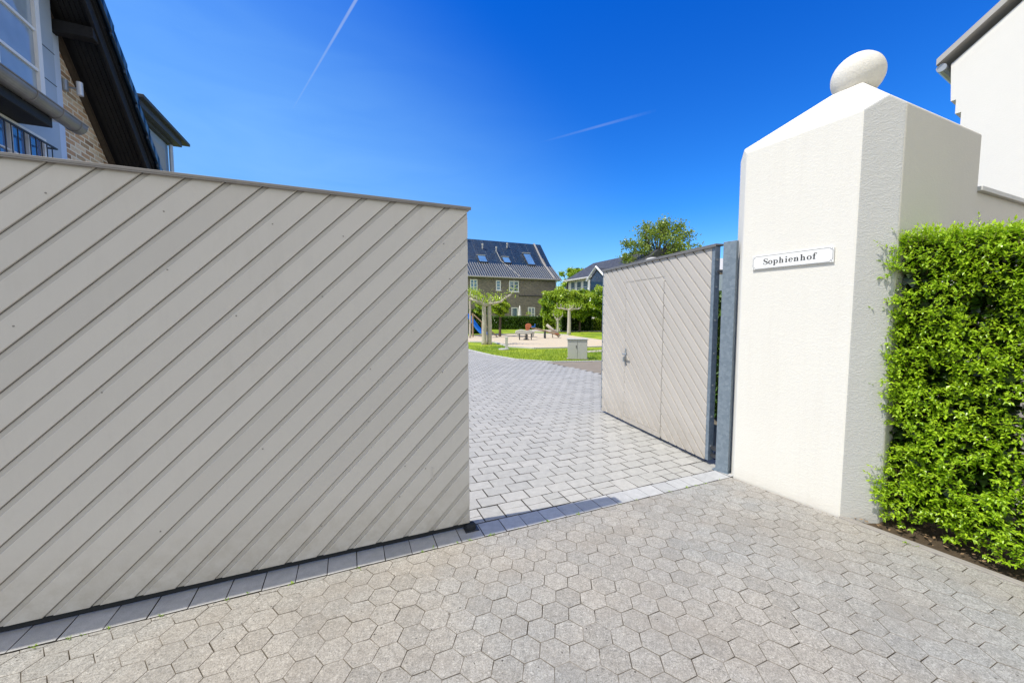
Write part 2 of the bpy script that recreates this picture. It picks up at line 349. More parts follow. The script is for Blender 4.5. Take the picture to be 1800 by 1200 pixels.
# border course
bd=MB()
x=1.04-.1725*30
while x<3.5:
    w=.1725
    stone(bd,[toG(*W(a,b_)[:2]) for a,b_ in ()] or [W(x,2.513)[:2],W(x+w,2.513)[:2],W(x+w,2.693)[:2],W(x,2.693)[:2]],.0012,.005,.012,.0,.001,.001,.001)
    x+=w
tag(bd.build('border_course',[M['border'],M['joint']]),kind='structure')
# court pavers: running bond parallel to the gate line
cp=MB()
x=-1.5
while x<3.7:                                   # mixed filler rows beside the border
    if random.random()<.35:
        w=.178; stone(cp,[W(x,2.697)[:2],W(x+w,2.697)[:2],W(x+w,2.917)[:2],W(x,2.917)[:2]],.0024,.0065,.012)
    else:
        w=random.choice((.17,.2,.226)); k=2.697+random.choice((.1,.115))
        stone(cp,[W(x,2.697)[:2],W(x+w,2.697)[:2],W(x+w,k)[:2],W(x,k)[:2]],.0024,.0065,.012)
        stone(cp,[W(x,k)[:2],W(x+w,k)[:2],W(x+w,2.917)[:2],W(x,2.917)[:2]],.0024,.0065,.012)
    x+=w
EDGE=[(-1.903,17.414),(-.854,15.271),(.146,13.773),(1.263,12.848),(2.453,10.371),(2.838,9.351),(3.4,8.0)]
def court_ok(x,y):
    if y<EDGE[-1][1]: return True
    for (x0,y0),(x1,y1) in zip(EDGE,EDGE[1:]):
        if y1<=y<=y0:
            t=(y-y0)/(y1-y0); return x<x0+(x1-x0)*t
    return x<-1.9-(y-17.4)*.8
row=0; n=2.919
while n<17.5:
    h=.1585; off=1.093 if row%2==1 else 1.206
    k0=int((-6-off)/.226)
    for k in range(k0,60):
        s0=off+k*.226
        wx,wy,_=W(s0+.11,n+.08)
        az=wx/max(wy,.1)
        if s0>3.9 and n<4.6: continue
        if az<-.75-(1.2 if n<4 else 0) or wx>5.5 or not court_ok(wx,wy): continue
        if n>9:   # far rows: plain slabs
            pts=[W(s0+.002,n+.002),W(s0+.224,n+.002),W(s0+.224,n+h-.002),W(s0+.002,n+h-.002)]
            stone(cp,[p[:2] for p in pts],.0030,.007,.010,0,.0008,.0008)
        else:
            stone(cp,[W(s0,n)[:2],W(s0+.226,n)[:2],W(s0+.226,n+h)[:2],W(s0,n+h)[:2]],.0024,.0065,.012,0,.001,.001)
    n+=h; row+=1
tag(cp.build('courtyard_paving',[M['paver'],M['joint']]),kind='structure')
b=MB(); b.poly([W(-9,2.507,-.012),W(4.1,2.507,-.012),W(4.1,8,-.012),W(9,19,-.012),W(-14,19,-.012)],0,.5); tag(b.build('courtyard_bed',M['jointg']),kind='structure')
# lawn, sand and paths beyond
lawn=[(-30,19.5),(-1.95,17.45),(-.854,15.3),(.146,13.82),(1.417,13.05),(3.127,13.3),(4.2,13.62),(9,14.6),(30,18),(30,80),(-30,80)]
sheet('lawn',lawn,-.004,M['grass'])
sheet('brown_path',[(1.263,12.86),(2.453,10.38),(2.838,9.36),(3.4,8.0),(4.3,7.2),(14,10),(14,14.2),(4.2,13.55),(3.1,13.22),(1.45,12.99)],-.0045,M['brownp'])
sheet('play_sand',[(-6,24),(-2.545,23.1),(-1.02,22.6),(-.5,20.6),(-.146,19.4),(1.1,18.4),(2.5,18.7),(4.6,19.4),(10,21.5),(9,25),(6,25.4),(5.3,28.6),(4.7,31.3),(2.07,34.3),(-1.5,32.2),(-3.3,30.4),(-7,29)],.0,M['sand'])
sheet('footpath',[(1.5,38.1),(4.296,38.06),(8.99,38.06),(24,36),(24,45),(11.4,47.8),(2.9,47.8)],.0,M['path'])
sheet('side_path',[(3.0,16.36),(3.99,16.9),(9,18.6),(9,19.5),(4.196,17.75),(3.1,17.2)],.0,M['path'])
# pale edging stones around the lawn
ek=MB()
for (x0,y0),(x1,y1) in zip([(-3,19.9),(-1.903,17.414),(-.854,15.271),(.146,13.773),(1.417,13.007),(3.127,13.253),(4.112,13.55),(9,14.5)],[(-1.903,17.414),(-.854,15.271),(.146,13.773),(1.417,13.007),(3.127,13.253),(4.112,13.55),(9,14.5)]):
    L=hypot(x1-x0,y1-y0); nx,ny=-(y1-y0)/L*.05,(x1-x0)/L*.05
    ek.hull8([(x0-nx,y0-ny,-.05),(x1-nx,y1-ny,-.05),(x1+nx,y1+ny,-.05),(x0+nx,y0+ny,-.05),(x0-nx,y0-ny,.03),(x1-nx,y1-ny,.03),(x1+nx,y1+ny,.03),(x0+nx,y0+ny,.03)])
tag(ek.build('lawn_kerb',M['kerbl']),kind='structure')
gb_=MB(); rg=random.Random(4)
for _ in range(15000):
    y=13.2+rg.random()**1.6*8.5; x=-2.6+rg.random()*8.2
    # stay on the lawn: beyond the kerb line
    ok=False
    KL=[(-3,19.9),(-1.903,17.414),(-.854,15.271),(.146,13.773),(1.417,13.007),(3.127,13.253),(4.112,13.55),(9,14.5)]
    for (xa,ya),(xb,yb) in zip(KL,KL[1:]):
        if xa<=x<xb: ok=y>ya+(yb-ya)*(x-xa)/(xb-xa)+.10; break
    if not ok: continue
    if x>-.3 and y>18.1: continue
    if x<=-.3 and y>20.3: continue
    h=rg.uniform(.025,.075); a=rg.uniform(0,6.3); w=.006+rg.random()*.006
    gb_.poly([(x-cos(a)*w,y-sin(a)*w,-.004),(x+cos(a)*w,y+sin(a)*w,-.004),(x+rg.uniform(-.03,.03),y+rg.uniform(-.03,.03),h)],0)
tag(gb_.build('grass_blades',mat_leaf('grass_blade',(.10,.20,.01),(.26,.38,.02),(.42,.50,.05),.3)),'short bright grass blades on the court lawn behind the curved kerb','grass',kind='stuff')
# sand edging boards
ek=MB()
for pts in ([(-2.545,23.05),(-1.02,22.55),(-.5,20.55),(-.146,19.35),(1.1,18.35),(2.5,18.65),(4.6,19.35),(10,21.4)],[(-3.3,30.5),(-1.5,32.3),(2.07,34.4),(4.7,31.4)]):
    for (x0,y0),(x1,y1) in zip(pts,pts[1:]):
        L=hypot(x1-x0,y1-y0); nx,ny=-(y1-y0)/L*.05,(x1-x0)/L*.05
        ek.hull8([(x0-nx,y0-ny,-.05),(x1-nx,y1-ny,-.05),(x1+nx,y1+ny,-.05),(x0+nx,y0+ny,-.05),(x0-nx,y0-ny,.06),(x1-nx,y1-ny,.06),(x1+nx,y1+ny,.06),(x0+nx,y0+ny,.06)])
tag(ek.build('sand_kerb',M['kerbl']),kind='structure')
# planting bed: soil and kerb
def K(t,o,z=0): return (KA[0]+KD[0]*t+KN[0]*o,KA[1]+KD[1]*t+KN[1]*o,z)
b=MB(); NXB=26; NYB=10
for i in range(NXB):
    for j in range(NYB):
        pass
vid={}
for i in range(NXB+1):
    for j in range(NYB+1):
        t=-.02+i*(4.2/NXB); o=.05+j*(1.3/NYB)
        vid[i,j]=len(b.v); b.v.append(K(t,o,-.02+random.uniform(-.012,.016)+(.02 if j>0 else 0)))
for i in range(NXB):
    for j in range(NYB):
        b.f.append((vid[i,j],vid[i,j+1],vid[i+1,j+1],vid[i+1,j])); b.m.append(0); b.r.append(.5)
tag(b.build('planting_bed',M['soil'],fix=True,smooth=True),kind='structure')
b=MB(); t=0.0
while t<4.2:
    L=.995; b.hull8([K(t+.003,.0,-.08),K(t+L,.0,-.08),K(t+L,.055,-.08),K(t+.003,.055,-.08),K(t+.003,.0,.008),K(t+L,.0,.008),K(t+L,.055,.008),K(t+.003,.055,.008)][:8],0,random.random()); t+=L+.004
tag(b.build('bed_kerb',M['kerb'],bevel=.006,fix=True),kind='structure')
# fallen leaves and chips on the bed
b=MB()
for _ in range(420):
    t=random.uniform(0,3.2); o=random.uniform(.07,.5); p=K(t,o,.012); a=random.uniform(0,6.3); l=random.uniform(.008,.022); w=l*.5
    b.poly([(p[0]+cos(a+q)*r_,p[1]+sin(a+q)*r_,p[2]+random.uniform(0,.012)) for q,r_ in ((0,l),(1.57,w),(3.14,l),(4.71,w))],0)
tag(b.build('leaf_litter',basic('dry_leaf',(.26,.17,.09),.8,.5,50)),'scattered dry brown leaf litter on the bed soil','leaf litter',kind='stuff')

wd=MB(); rw=random.Random(8)
for _ in range(46):
    if rw.random()<.7: x_,y_,_z=W(rw.uniform(-2.3,3.3),2.508+rw.uniform(-.004,.004))
    else: x_,y_,_z=K(rw.uniform(0,2.5),-.004)
    for k in range(rw.randint(3,9)):
        quad_=rw.uniform(0,6.3); l=rw.uniform(.006,.016); 
        px_,py_=x_+rw.gauss(0,.008),y_+rw.gauss(0,.006)
        wd.poly([(px_,py_,-.002),(px_+cos(quad_)*l*.5-sin(quad_)*l*.25,py_+sin(quad_)*l*.5+cos(quad_)*l*.25,l*.6),(px_+cos(quad_)*l,py_+sin(quad_)*l,l*.7),(px_+cos(quad_)*l*.5+sin(quad_)*l*.25,py_+sin(quad_)*l*.5-cos(quad_)*l*.25,l*.5)],0)
tag(wd.build('joint_weeds',M['leafh']),'tiny green weeds growing in the paving joints','weeds',kind='stuff')

# ------------------------------------------------------------------ left gate leaf (local frame = s,n,z)
def boards(mb,x0,x1,z0,z1,pitch,c0,sgn,groove,y0,y1,skip=None,kmax=60):
    """diagonal boards; board k between groove lines z = sgn*x + c"""
    for k in range(-kmax,kmax):
        ct=c0+k*pitch; cb=ct-pitch+groove
        P=[(x0,z0),(x1,z0),(x1,z1),(x0,z1)]
        P=clip(P,-sgn,1,ct)        # z - sgn*x <= ct
        if len(P)>2: P=clip(P,sgn,-1,-cb)
        if len(P)>2 and abs(parea(P))>.0004: mb.prism(P,y0,y1,0,'y')
g=thing('gate_leaf','large closed greige gate leaf with wide rising diagonal boards, in the left foreground','gate',(0,0,0),ANG)
mb=MB(); mb.box(-4.6,.7935,2.664,2.7002,.0505,2.352,0,.4); mb.build('backing_panel',M['gatedk'],g)  # dark tone paints the shadow line between the boards
mb=MB(); boards(mb,-4.6,.7938,.0502,2.352,.1795,2.40+.038-.0065,1,.1795-.0315,2.6575,2.6638); mb.build('channel_floor',M['gateb'],g)  # darker than the boards, recess shade put into the paint
mb=MB(); mb.box(-4.6,.775,2.672,2.690,.012,.0500); mb.build('bottom_shade_strip',M['rubber'],g)  # black strip added for the contact shadow under the leaf
mb=MB(); boards(mb,-4.6,.794,.05,2.352,.1795,2.40,1,.038,2.648,2.6635); mb.build('board_cladding',M['gate'],g,bevel=.0035)
mb=MB(); mb.box(-4.6,.815,2.628,2.735,2.3525,2.368); mb.box(-4.6,.815,2.628,2.632,2.345,2.3524); mb.build('cap_strip',M['cap'],g,bevel=.002)
mb=MB(); mb.box(-4.6,.78,2.7005,2.76,.10,.16); mb.box(-4.6,.78,2.7005,2.76,2.28,2.34); mb.box(.72,.78,2.7005,2.76,.16,2.28); mb.box(-1.9,-1.84,2.7005,2.76,.16,2.28); mb.build('steel_frame',M['galv'],g)
mb=MB()
for (sx,zz) in [(.62,2.10),(.66,1.86),(-.02,2.10),(-.4,2.14),(.30,2.2),(-.9,2.16),(-1.35,2.2),(-1.75,2.22),(-1.86,2.02),(-2.1,2.2),(-.6,1.6),(-.15,1.72),(.33,.56),(.29,.35),(.47,.52),(.6,1.2),(.12,1.25),(-.2,.25),(-1.2,1.2),(-1.7,.7),(-2.2,1.9),(-2.25,1.5),(-1.0,.4),(.64,.9),(-.5,.8),(-.9,1.85),(-1.5,1.55),(.1,.9),(.4,1.5)]:
    mb=MB(); mb.tube([(sx,2.6478,zz),(sx,2.6462,zz)],.0042,8); mb.build('screw_head',M['cap'],g)
mb=MB(); mb.box(.512,.524,2.6455,2.6476,.44,.52); mb.build('latch_slot_plate',M['screw'],g)
gs_=thing('gate_stop','small black rubber gate stop on the paving under the end of the large leaf','gate stop',W(.80,2.655,0),ANG)
mb=MB(); mb.tube([(0,0,.0),(0,0,.030),(0,0,.044)],[.042,.040,.030],18); mb.build('stop_pad',M['rubber'],gs_,smooth=False,bevel=.003)
mb=MB(); mb.box(-.05,.055,-.05,.05,.0005,.006); mb.build('base_plate',M['dark'],gs_)

# ------------------------------------------------------------------ right gate leaf, swung open (x from hinge to free end, +y = visible face)
ra=atan2(.9632,-.2689)
g=thing('gate_leaf','open greige gate leaf with a wicket door and falling diagonal boards, beside the galvanised post','gate',(2.101,4.014,0),ra)
DX0,DX1,DZ0,DZ1=.770,1.615,.105,2.080
mb=MB(); mb.box(.0,2.28,-.045,-.019,.045,2.325,0,.4); mb.build('backing_panel',M['gate2b'],g)  # pale tone paints the light caught in the grooves
def clipbox(mb,rects,pitch,c0,sgn,groove,y0,y1):
    for (a,b_,c,d) in rects: boards(mb,a,b_,c,d,pitch,c0,sgn,groove,y0,y1)
mb=MB(); clipbox(mb,[(.012,DX0-.006,.04,2.325),(DX1+.006,2.28,.04,2.325),(DX0-.0058,DX1+.0058,DZ1+.006,2.325)],.153,.166,1.04,.027,-.0185,0)
mb.box(DX0-.0038,DX1+.0038,-.0185,.002,.04,DZ0-.003,0,.7); mb.build('board_cladding',M['gate2'],g,bevel=.0035)
d=None
mb=MB()
clipbox(mb,[(DX0,DX1,DZ0,DZ1)],.153,.166,1.04,.027,-.016,.002); d=mb.build('wicket_door',M['gate2'],g,bevel=.0035); d['label']='narrow wicket door cut into the leaf'
# handle on the door (far side) : plate, cylinder and lever
mb=MB(); mb.box(1.565,1.600,.0021,.010,.90,1.12); hnd=mb.build('handle_plate',M['zinc'],d,bevel=.003)
mb=MB(); mb.tube([(1.583,.010,1.045),(1.583,.055,1.045),(1.575,.062,1.045),(1.47,.062,1.045)],.010,10); mb.tube([(1.583,.010,.975),(1.583,.045,.975)],.016,12); mb.box(1.562,1.604,.010,.040,.93,1.0); mb.build('door_handle',M['zinc'],d,smooth=False)
for a_,b_ in ((DX0-.0058,DX0-.0005),(DX1+.0005,DX1+.0058)):
    mb=MB(); mb.box(a_,b_,-.0186,-.0165,DZ0,DZ1); mb.build('door_gap',M['dark'],g)
mb=MB(); mb.box(-.06,2.30,-.10,.020,2.326,2.343); mb.box(-.06,2.30,.0155,.020,2.312,2.3259); mb.build('cap_strip',M['cap'],g,bevel=.002)
mb=MB(); mb.box(-.030,.0115,-.070,-.002,.045,2.325); mb.box(2.281,2.30,-.07,.0,.045,2.325); mb.box(.012,2.28,-.07,-.0455,.06,.12); mb.box(.012,2.28,-.07,-.0455,2.25,2.31); mb.box(.72,.77,-.07,-.0455,.12,2.25); mb.box(1.62,1.67,-.07,-.0455,.12,2.25)
mb.build('steel_frame',M['galv'],g,bevel=.003)
mb=MB()
for z in (.2,.52,.86,1.2,1.55,1.9,2.18):
    mb=MB(); mb.tube([(-.0301,-.035,z),(-.037,-.035,z)],.011,6); mb.build('bolt_head',M['zinc'],g)
mb=MB(); mb.box(-.11,-.0302,-.13,-.03,.17,.20); mb.box(-.11,-.0302,-.13,-.03,.09,.12); mb.tube([(-.085,-.08,.03),(-.085,-.08,.24)],.018,12); mb.build('hinge',M['dark'],g)
mb=MB(); mb.box(-.11,-.0302,-.12,-.04,2.05,2.07); mb.build('hinge',M['dark'],g)

# galvanised post
pa=atan2(3.737-3.836,2.186-2.113)
p=thing('gate_post','tall galvanised steel gate post against the white pillar','post',(2.113,3.836,0),pa)
mb=MB()
L=.123
mb.box(0,L,0,.006,.0,2.334); mb.box(0,.006,.0065,.085,.0,2.334); mb.box(L-.006,L,.0065,.05,0,2.334); mb.build('channel',M['galv'],p,bevel=.002)
mb=MB(); mb.box(-.03,L+.006,-.008,.1,.0,.008); mb.build('foot_plate',M['galv'],p)

# ------------------------------------------------------------------ pillar
D2=(-.4837,.8753); E2=(.919,.393)
V=(2.6991,2.7623)
def PP(a,b_,z): return (V[0]+D2[0]*a+E2[0]*b_,V[1]+D2[1]*a+E2[1]*b_,z)
LA,LB=1.20,1.39; c1,c2=.180,.147
plan=[(c1,0),(LA-.172,0),(LA,.172),(LA,LB-.17),(LA-.17,LB),(0,LB),(0,c2)]   # (a along front, b along right side)
ZE=3.128; IA0,IA1,IB0,IB1=.40,.59,.45,.45; ZT=3.54
pl=thing('gate_pillar','broad white stucco gate pillar with chamfered corner, carrying the name plate','pillar')
mb=MB(); NS=len(plan)
# shaft as finely split rings so the rough arrises can wander
def height_at(a,b_):   # pyramid roof height over plan point
    return ZE+(ZT-ZE)*max(0,min(1,a/IA0,(LA-a)/IA1,b_/IB0,(LB-b_)/IB1))
import bmesh
bm=bmesh.new()
pts=[]
for i in range(NS):
    p,q=plan[i],plan[(i+1)%NS]; L=hypot(q[0]-p[0],q[1]-p[1]); pts.append(p)
    dense = {1:2}.get(i,1)
# insert chamfer apexes at the middle of chamfers
full=[]
for i in range(NS):
    p,q=plan[i],plan[(i+1)%NS]; full.append(p)
    if abs(p[0]-q[0])>.05 and abs(p[1]-q[1])>.05:
        # the point where the hip line meets the chamfer
        best=max([(height_at(p[0]+(q[0]-p[0])*t/40,p[1]+(q[1]-p[1])*t/40),t) for t in range(41)])[1]/40
        full.append((p[0]+(q[0]-p[0])*best,p[1]+(q[1]-p[1])*best))
lo=[bm.verts.new(PP(a,b_,-.02)) for a,b_ in full]
hi=[bm.verts.new(PP(a,b_,height_at(a,b_))) for a,b_ in full]
for i in range(len(full)):
    j=(i+1)%len(full)
    bm.faces.new((lo[i],lo[j],hi[j],hi[i]))
tp=[bm.verts.new(PP(a,b_,ZT)) for a,b_ in ((IA0,IB0),(LA-IA1,IB0),(LA-IA1,LB-IB1),(IA0,LB-IB1))]
bm.faces.new(tp)
def near(a,b_): 
    k=min(range(len(full)),key=lambda i:(full[i][0]-a)**2+(full[i][1]-b_)**2); return hi[k]
idx={f:i for i,f in enumerate(full)}
F=full
def nidx(pt): return min(range(len(F)),key=lambda i:(F[i][0]-pt[0])**2+(F[i][1]-pt[1])**2)
q1=nidx((.08,.07)); q2=nidx((LA-.086,.086)); q3=nidx((LA-.085,LB-.085)); c0_=nidx((0,LB))
def ringpts(a,b_):
    r=[a]; i=a
    while i!=b_: i=(i+1)%len(F); r.append(i)
    return r
for (a,b_,t0,t1) in ((q1,q2,0,1),(q2,q3,1,2),(q3,c0_,2,3),(c0_,q1,3,0)):
    rg=ringpts(a,b_); bm.faces.new([hi[i] for i in rg]+[tp[t1],tp[t0]])
bmesh.ops.recalc_face_normals(bm,faces=bm.faces)
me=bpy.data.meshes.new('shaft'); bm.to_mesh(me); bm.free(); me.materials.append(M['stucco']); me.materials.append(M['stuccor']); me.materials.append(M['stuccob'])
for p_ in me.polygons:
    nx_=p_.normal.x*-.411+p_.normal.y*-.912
    if nx_>.97: p_.material_index=1  # chamfer: rougher trowelling, its shade mixed into the colour
    elif p_.normal.x*.393+p_.normal.y*-.919>.97: p_.material_index=2  # right side: same stucco with shade painted in
o=bpy.data.objects.new('shaft',me); C.objects.link(o); o.parent=pl; bv=o.modifiers.new('Bevel','BEVEL'); bv.width=.012; bv.segments=3; bv.limit_method='ANGLE'; bv.angle_limit=radians(20)
# ball finial
BR=.185
bc=PP(.505,.60,ZT+BR*.72)
mb=MB(); NU,NV=48,28; vid={}
for j in range(NV+1):
    for i in range(NU):
        phv=pi*j/NV; a=2*pi*i/NU; rr=BR*(1+.006*sin(3*a+phv*2)+.004*sin(7*a)*sin(phv*5)); vid[i,j]=len(mb.v); mb.v.append((bc[0]+rr*sin(phv)*cos(a),bc[1]+rr*sin(phv)*sin(a),bc[2]+rr*cos(phv)))
for j in range(NV):
    for i in range(NU):
        q=(i+1)%NU
        if j==0: f=(vid[i,0],vid[i,1],vid[q,1])
        elif j==NV-1: f=(vid[i,j],vid[i,NV],vid[q,j])
        else: f=(vid[i,j],vid[i,j+1],vid[q,j+1],vid[q,j])
        mb.f.append(f); mb.m.append(0); mb.r.append(.5)
mb.build('ball_finial',mat_stucco('ball_plaster',(.72,.685,.61),.9),pl,smooth=True)

# garden wall running on from the pillar, with coping
w=thing('garden_wall','white rendered garden wall with a grey metal coping behind the hedge','wall',(0,0,0),ANG)
mb=MB(); mb.prism([(4.955,0),(12,0),(12,2.66),(4.955,2.66)],1.476,1.80,0,'y'); mb.build('wall_body',M['stuccob'],w)  # same shade-darkened stucco as the pillar's right side
mb=MB(); mb.prism([(4.958,2.661),(12,2.661),(12,2.70),(4.958,2.70)],1.44,1.84,0,'y'); mb.build('coping',basic('pale_zinc_coping',(.55,.54,.52),.5,.15,6,.4,.03,30,.1),w,bevel=.004)

# ------------------------------------------------------------------ name plate
# local: x to the right along the face, y up, z out of the face
sgn=thing('name_plate','white enamel Sophienhof name plate with notched black border on the pillar','sign')
Bp=(2.612,2.92); nrm=(-.8753,-.4837)
cxs=(.743+.126)/2; czs=(2.145+2.025)/2
org=Vector((Bp[0]+D2[0]*cxs+nrm[0]*.004,Bp[1]+D2[1]*cxs+nrm[1]*.004,czs))
sgn.matrix_world=Matrix(((-D2[0],0,nrm[0],org.x),(-D2[1],0,nrm[1],org.y),(0,1,0,org.z),(0,0,0,1)))
sw,sh=.309,.062
mb=MB(); mb.prism([(-sw,-sh),(sw,-sh),(sw,sh),(-sw,sh)],0,.011); mb.build('plate',M['signw'],sgn,bevel=.0025)
def stroke(mb,pts,ws,z0,z1,closed=False):
    n=len(pts); Lp=[];Rp=[]
    for i,p in enumerate(pts):
        a=pts[(i-1)%n] if closed or i>0 else p; b_=pts[(i+1)%n] if closed or i<n-1 else p
        tx,ty=b_[0]-a[0],b_[1]-a[1]; l=hypot(tx,ty) or 1; nx,ny=-ty/l,tx/l; w_=ws[i]/2 if isinstance(ws,(list,tuple)) else ws/2
        Lp.append((p[0]+nx*w_,p[1]+ny*w_)); Rp.append((p[0]-nx*w_,p[1]-ny*w_))
    for i in range(n if closed else n-1):
        j=(i+1)%n; mb.poly([(*Rp[i],z1),(*Rp[j],z1),(*Lp[j],z1),(*Lp[i],z1)],0,.5)
mb=MB(); m_=.006; cq=.020
x0,x1,y0,y1=-sw+m_,sw-m_,-sh+m_,sh-m_
pts=[(x0+cq,y0),(x1-cq,y0),(x1-cq*.8,y0+cq*.55),(x1-cq*.0,y0+cq),(x1,y1-cq),(x1-cq*.8,y1-cq*.55),(x1-cq,y1),(x0+cq,y1),(x0+cq*.8,y1-cq*.55),(x0,y1-cq),(x0,y0+cq),(x0+cq*.8,y0+cq*.55)]
stroke(mb,pts,.0034,0,.0118,True); mb.build('border_line',M['signgrey'],sgn)
mb=MB()
for sx in (-1,1):
    for sy in (-1,1): mb=MB(); mb.tube([(sx*(sw-.012),sy*(sh-.012),.011),(sx*(sw-.012),sy*(sh-.012),.0135)],.0035,10); mb.build('screw_head',M['screw'],sgn)
# lettering, Didone style: thick stems, hairline joins, slab serifs
XH=.036; AS=.057; DS=-.017; TK=.0098; HL=.0030; ZL=.0120
class Pen:
    def __init__(s): s.mb=MB(); s.x=0
    def rect(s,a,b_,c,d): s.mb.poly([(s.x+a,c,ZL),(s.x+b_,c,ZL),(s.x+b_,d,ZL),(s.x+a,d,ZL)],0,.5)
    def stem(s,a,y0,y1,top=True,bot=True,wide=.0042):
        s.rect(a,a+TK,y0,y1)
        if bot: s.rect(a-wide,a+TK+wide,y0,y0+HL)
        if top: s.rect(a-wide,a,y1-HL*1.2,y1)
    def ring(s,cx,cy,rx,ry,tk=TK,a0=0,a1=360):
        n=40; pts=[];ws=[]
        for i in range(n+1):
            a=radians(a0+(a1-a0)*i/n); pts.append((s.x+cx+rx*cos(a),cy+ry*sin(a))); ws.append(HL+(tk-HL)*abs(cos(a))**1.5)
        stroke(s.mb,pts,ws,0,ZL)
    def sw(s,pts,ws):
        # Catmull-Rom smoothing of a variable-width stroke
        P=[];Wd=[]; n=len(pts)
        for i in range(n-1):
            p0,p1,p2,p3=pts[max(i-1,0)],pts[i],pts[i+1],pts[min(i+2,n-1)]
            for k in range(8):
                t=k/8; f=lambda a,b_,c,d:.5*((2*b_)+(-a+c)*t+(2*a-5*b_+4*c-d)*t*t+(-a+3*b_-3*c+d)*t**3)
                P.append((s.x+f(p0[0],p1[0],p2[0],p3[0]),f(p0[1],p1[1],p2[1],p3[1]))); Wd.append(ws[i]+(ws[i+1]-ws[i])*t)
        P.append((s.x+pts[-1][0],pts[-1][1])); Wd.append(ws[-1]); stroke(s.mb,P,Wd,0,ZL)
pn=Pen()
def L_S(p):
    h=.056; w=.034
    p.sw([(w*.93,h*.72),(w*.84,h*.90),(w*.52,h*.99),(w*.18,h*.88),(w*.12,h*.70),(w*.40,h*.56),(w*.72,h*.44),(w*.93,h*.27),(w*.82,h*.10),(w*.48,.0008),(w*.16,h*.10),(w*.05,h*.30)],[HL,HL,HL,TK*.75,TK*.9,TK*1.15,TK*1.15,TK*.95,TK*.7,HL,HL,HL])
    p.rect(w*.90,w*.98,h*.68,h*1.0); p.rect(.0,w*.08,.0,h*.33); return w
def L_o(p): p.ring(.0165,XH/2,.0125,XH/2-.001); return .033
def L_p(p):
    p.stem(.005,DS,XH); p.ring(.0215,XH/2,.0115,XH/2-.001,TK,-125,125); return .039
def L_h(p,asc=AS,full=True):
    p.stem(.005,0,asc,True,True); p.sw([(.013,XH*.72),(.019,XH*.95),(.0255,XH*.93),(.0290,XH*.70)],[HL,HL,TK*.7,TK]); p.rect(.0290-TK/2,.0290+TK/2,0,XH*.72); p.rect(.0290-TK/2-.0036,.0290+TK/2+.0036,0,HL); return .042
def L_i(p):
    p.stem(.005,0,XH)
    n=14; p.mb.poly([(p.x+.0095+.0058*cos(2*pi*i/n),AS*.90+.0058*sin(2*pi*i/n),ZL) for i in range(n)],0,.5); return .021
def L_e(p):
    p.ring(.0165,XH/2,.0122,XH/2-.001,TK,0,318); p.rect(.006,.0285,XH*.52,XH*.52+HL); return .032
def L_n(p): return L_h(p,XH)
def L_f(p):
    p.stem(.006,0,AS*.75,False,True); p.sw([(.0109,AS*.70),(.0120,AS*.88),(.0180,AS*.99),(.0250,AS*.93)],[TK,TK*.8,HL,HL]); n=14
    p.mb.poly([(p.x+.0255+.005*cos(2*pi*i/n),AS*.89+.005*sin(2*pi*i/n),ZL) for i in range(n)],0,.5); p.rect(-.001,.022,XH-HL,XH); return .026
widths=[]
GAP=.0055
pn.x=0
for fn in (L_S,L_o,L_p,L_h,L_i,L_e,L_n,L_h,L_o,L_f):
    pn.x+=fn(pn)+GAP
tw=pn.x-GAP; kx=.405/tw
for i,v_ in enumerate(pn.mb.v): pn.mb.v[i]=((v_[0]-tw/2)*kx-.010,(v_[1]-.024)*.90,v_[2])
pn.mb.build('lettering',M['black'],sgn)

# ------------------------------------------------------------------ foliage helpers
def leaf(mb,p,d,up,l,w,rnd,mi=0):
    """pointed leaf folded a little along its midrib"""
    d=d.normalized(); s_=d.cross(up); 
    if s_.length<1e-4: s_=d.cross(Vector((1,0,0)))
    s_.normalize(); nrm_=s_.cross(d)
    b=len(mb.v); c=p+d*l*.45; t=p+d*l
    droop=nrm_*(-l*.12)
    mb.v.extend([tuple(p),tuple(c+s_*w/2+nrm_*w*.12),tuple(t+droop),tuple(c-s_*w/2+nrm_*w*.12),tuple(c-nrm_*w*.03)])
    mb.f.extend([(b,b+4,b+1),(b+4,b+2,b+1),(b,b+3,b+4),(b+4,b+3,b+2)]); mb.m.extend([mi]*4); mb.r.extend([rnd]*4)
def quad_leaf(mb,p,size,rnd,flat=0):
    a=Vector((random.gauss(0,1),random.gauss(0,1),random.gauss(0,1)*(1-flat))).normalized(); b_=a.cross(Vector((random.gauss(0,1),random.gauss(0,1),random.gauss(0,1)))).normalized()
    a*=size*.5; b_*=size*.33; i=len(mb.v)
    mb.v.extend([tuple(p-a),tuple(p+b_),tuple(p+a),tuple(p-b_)]); mb.f.append((i,i+1,i+2,i+3)); mb.m.append(0); mb.r.append(rnd)

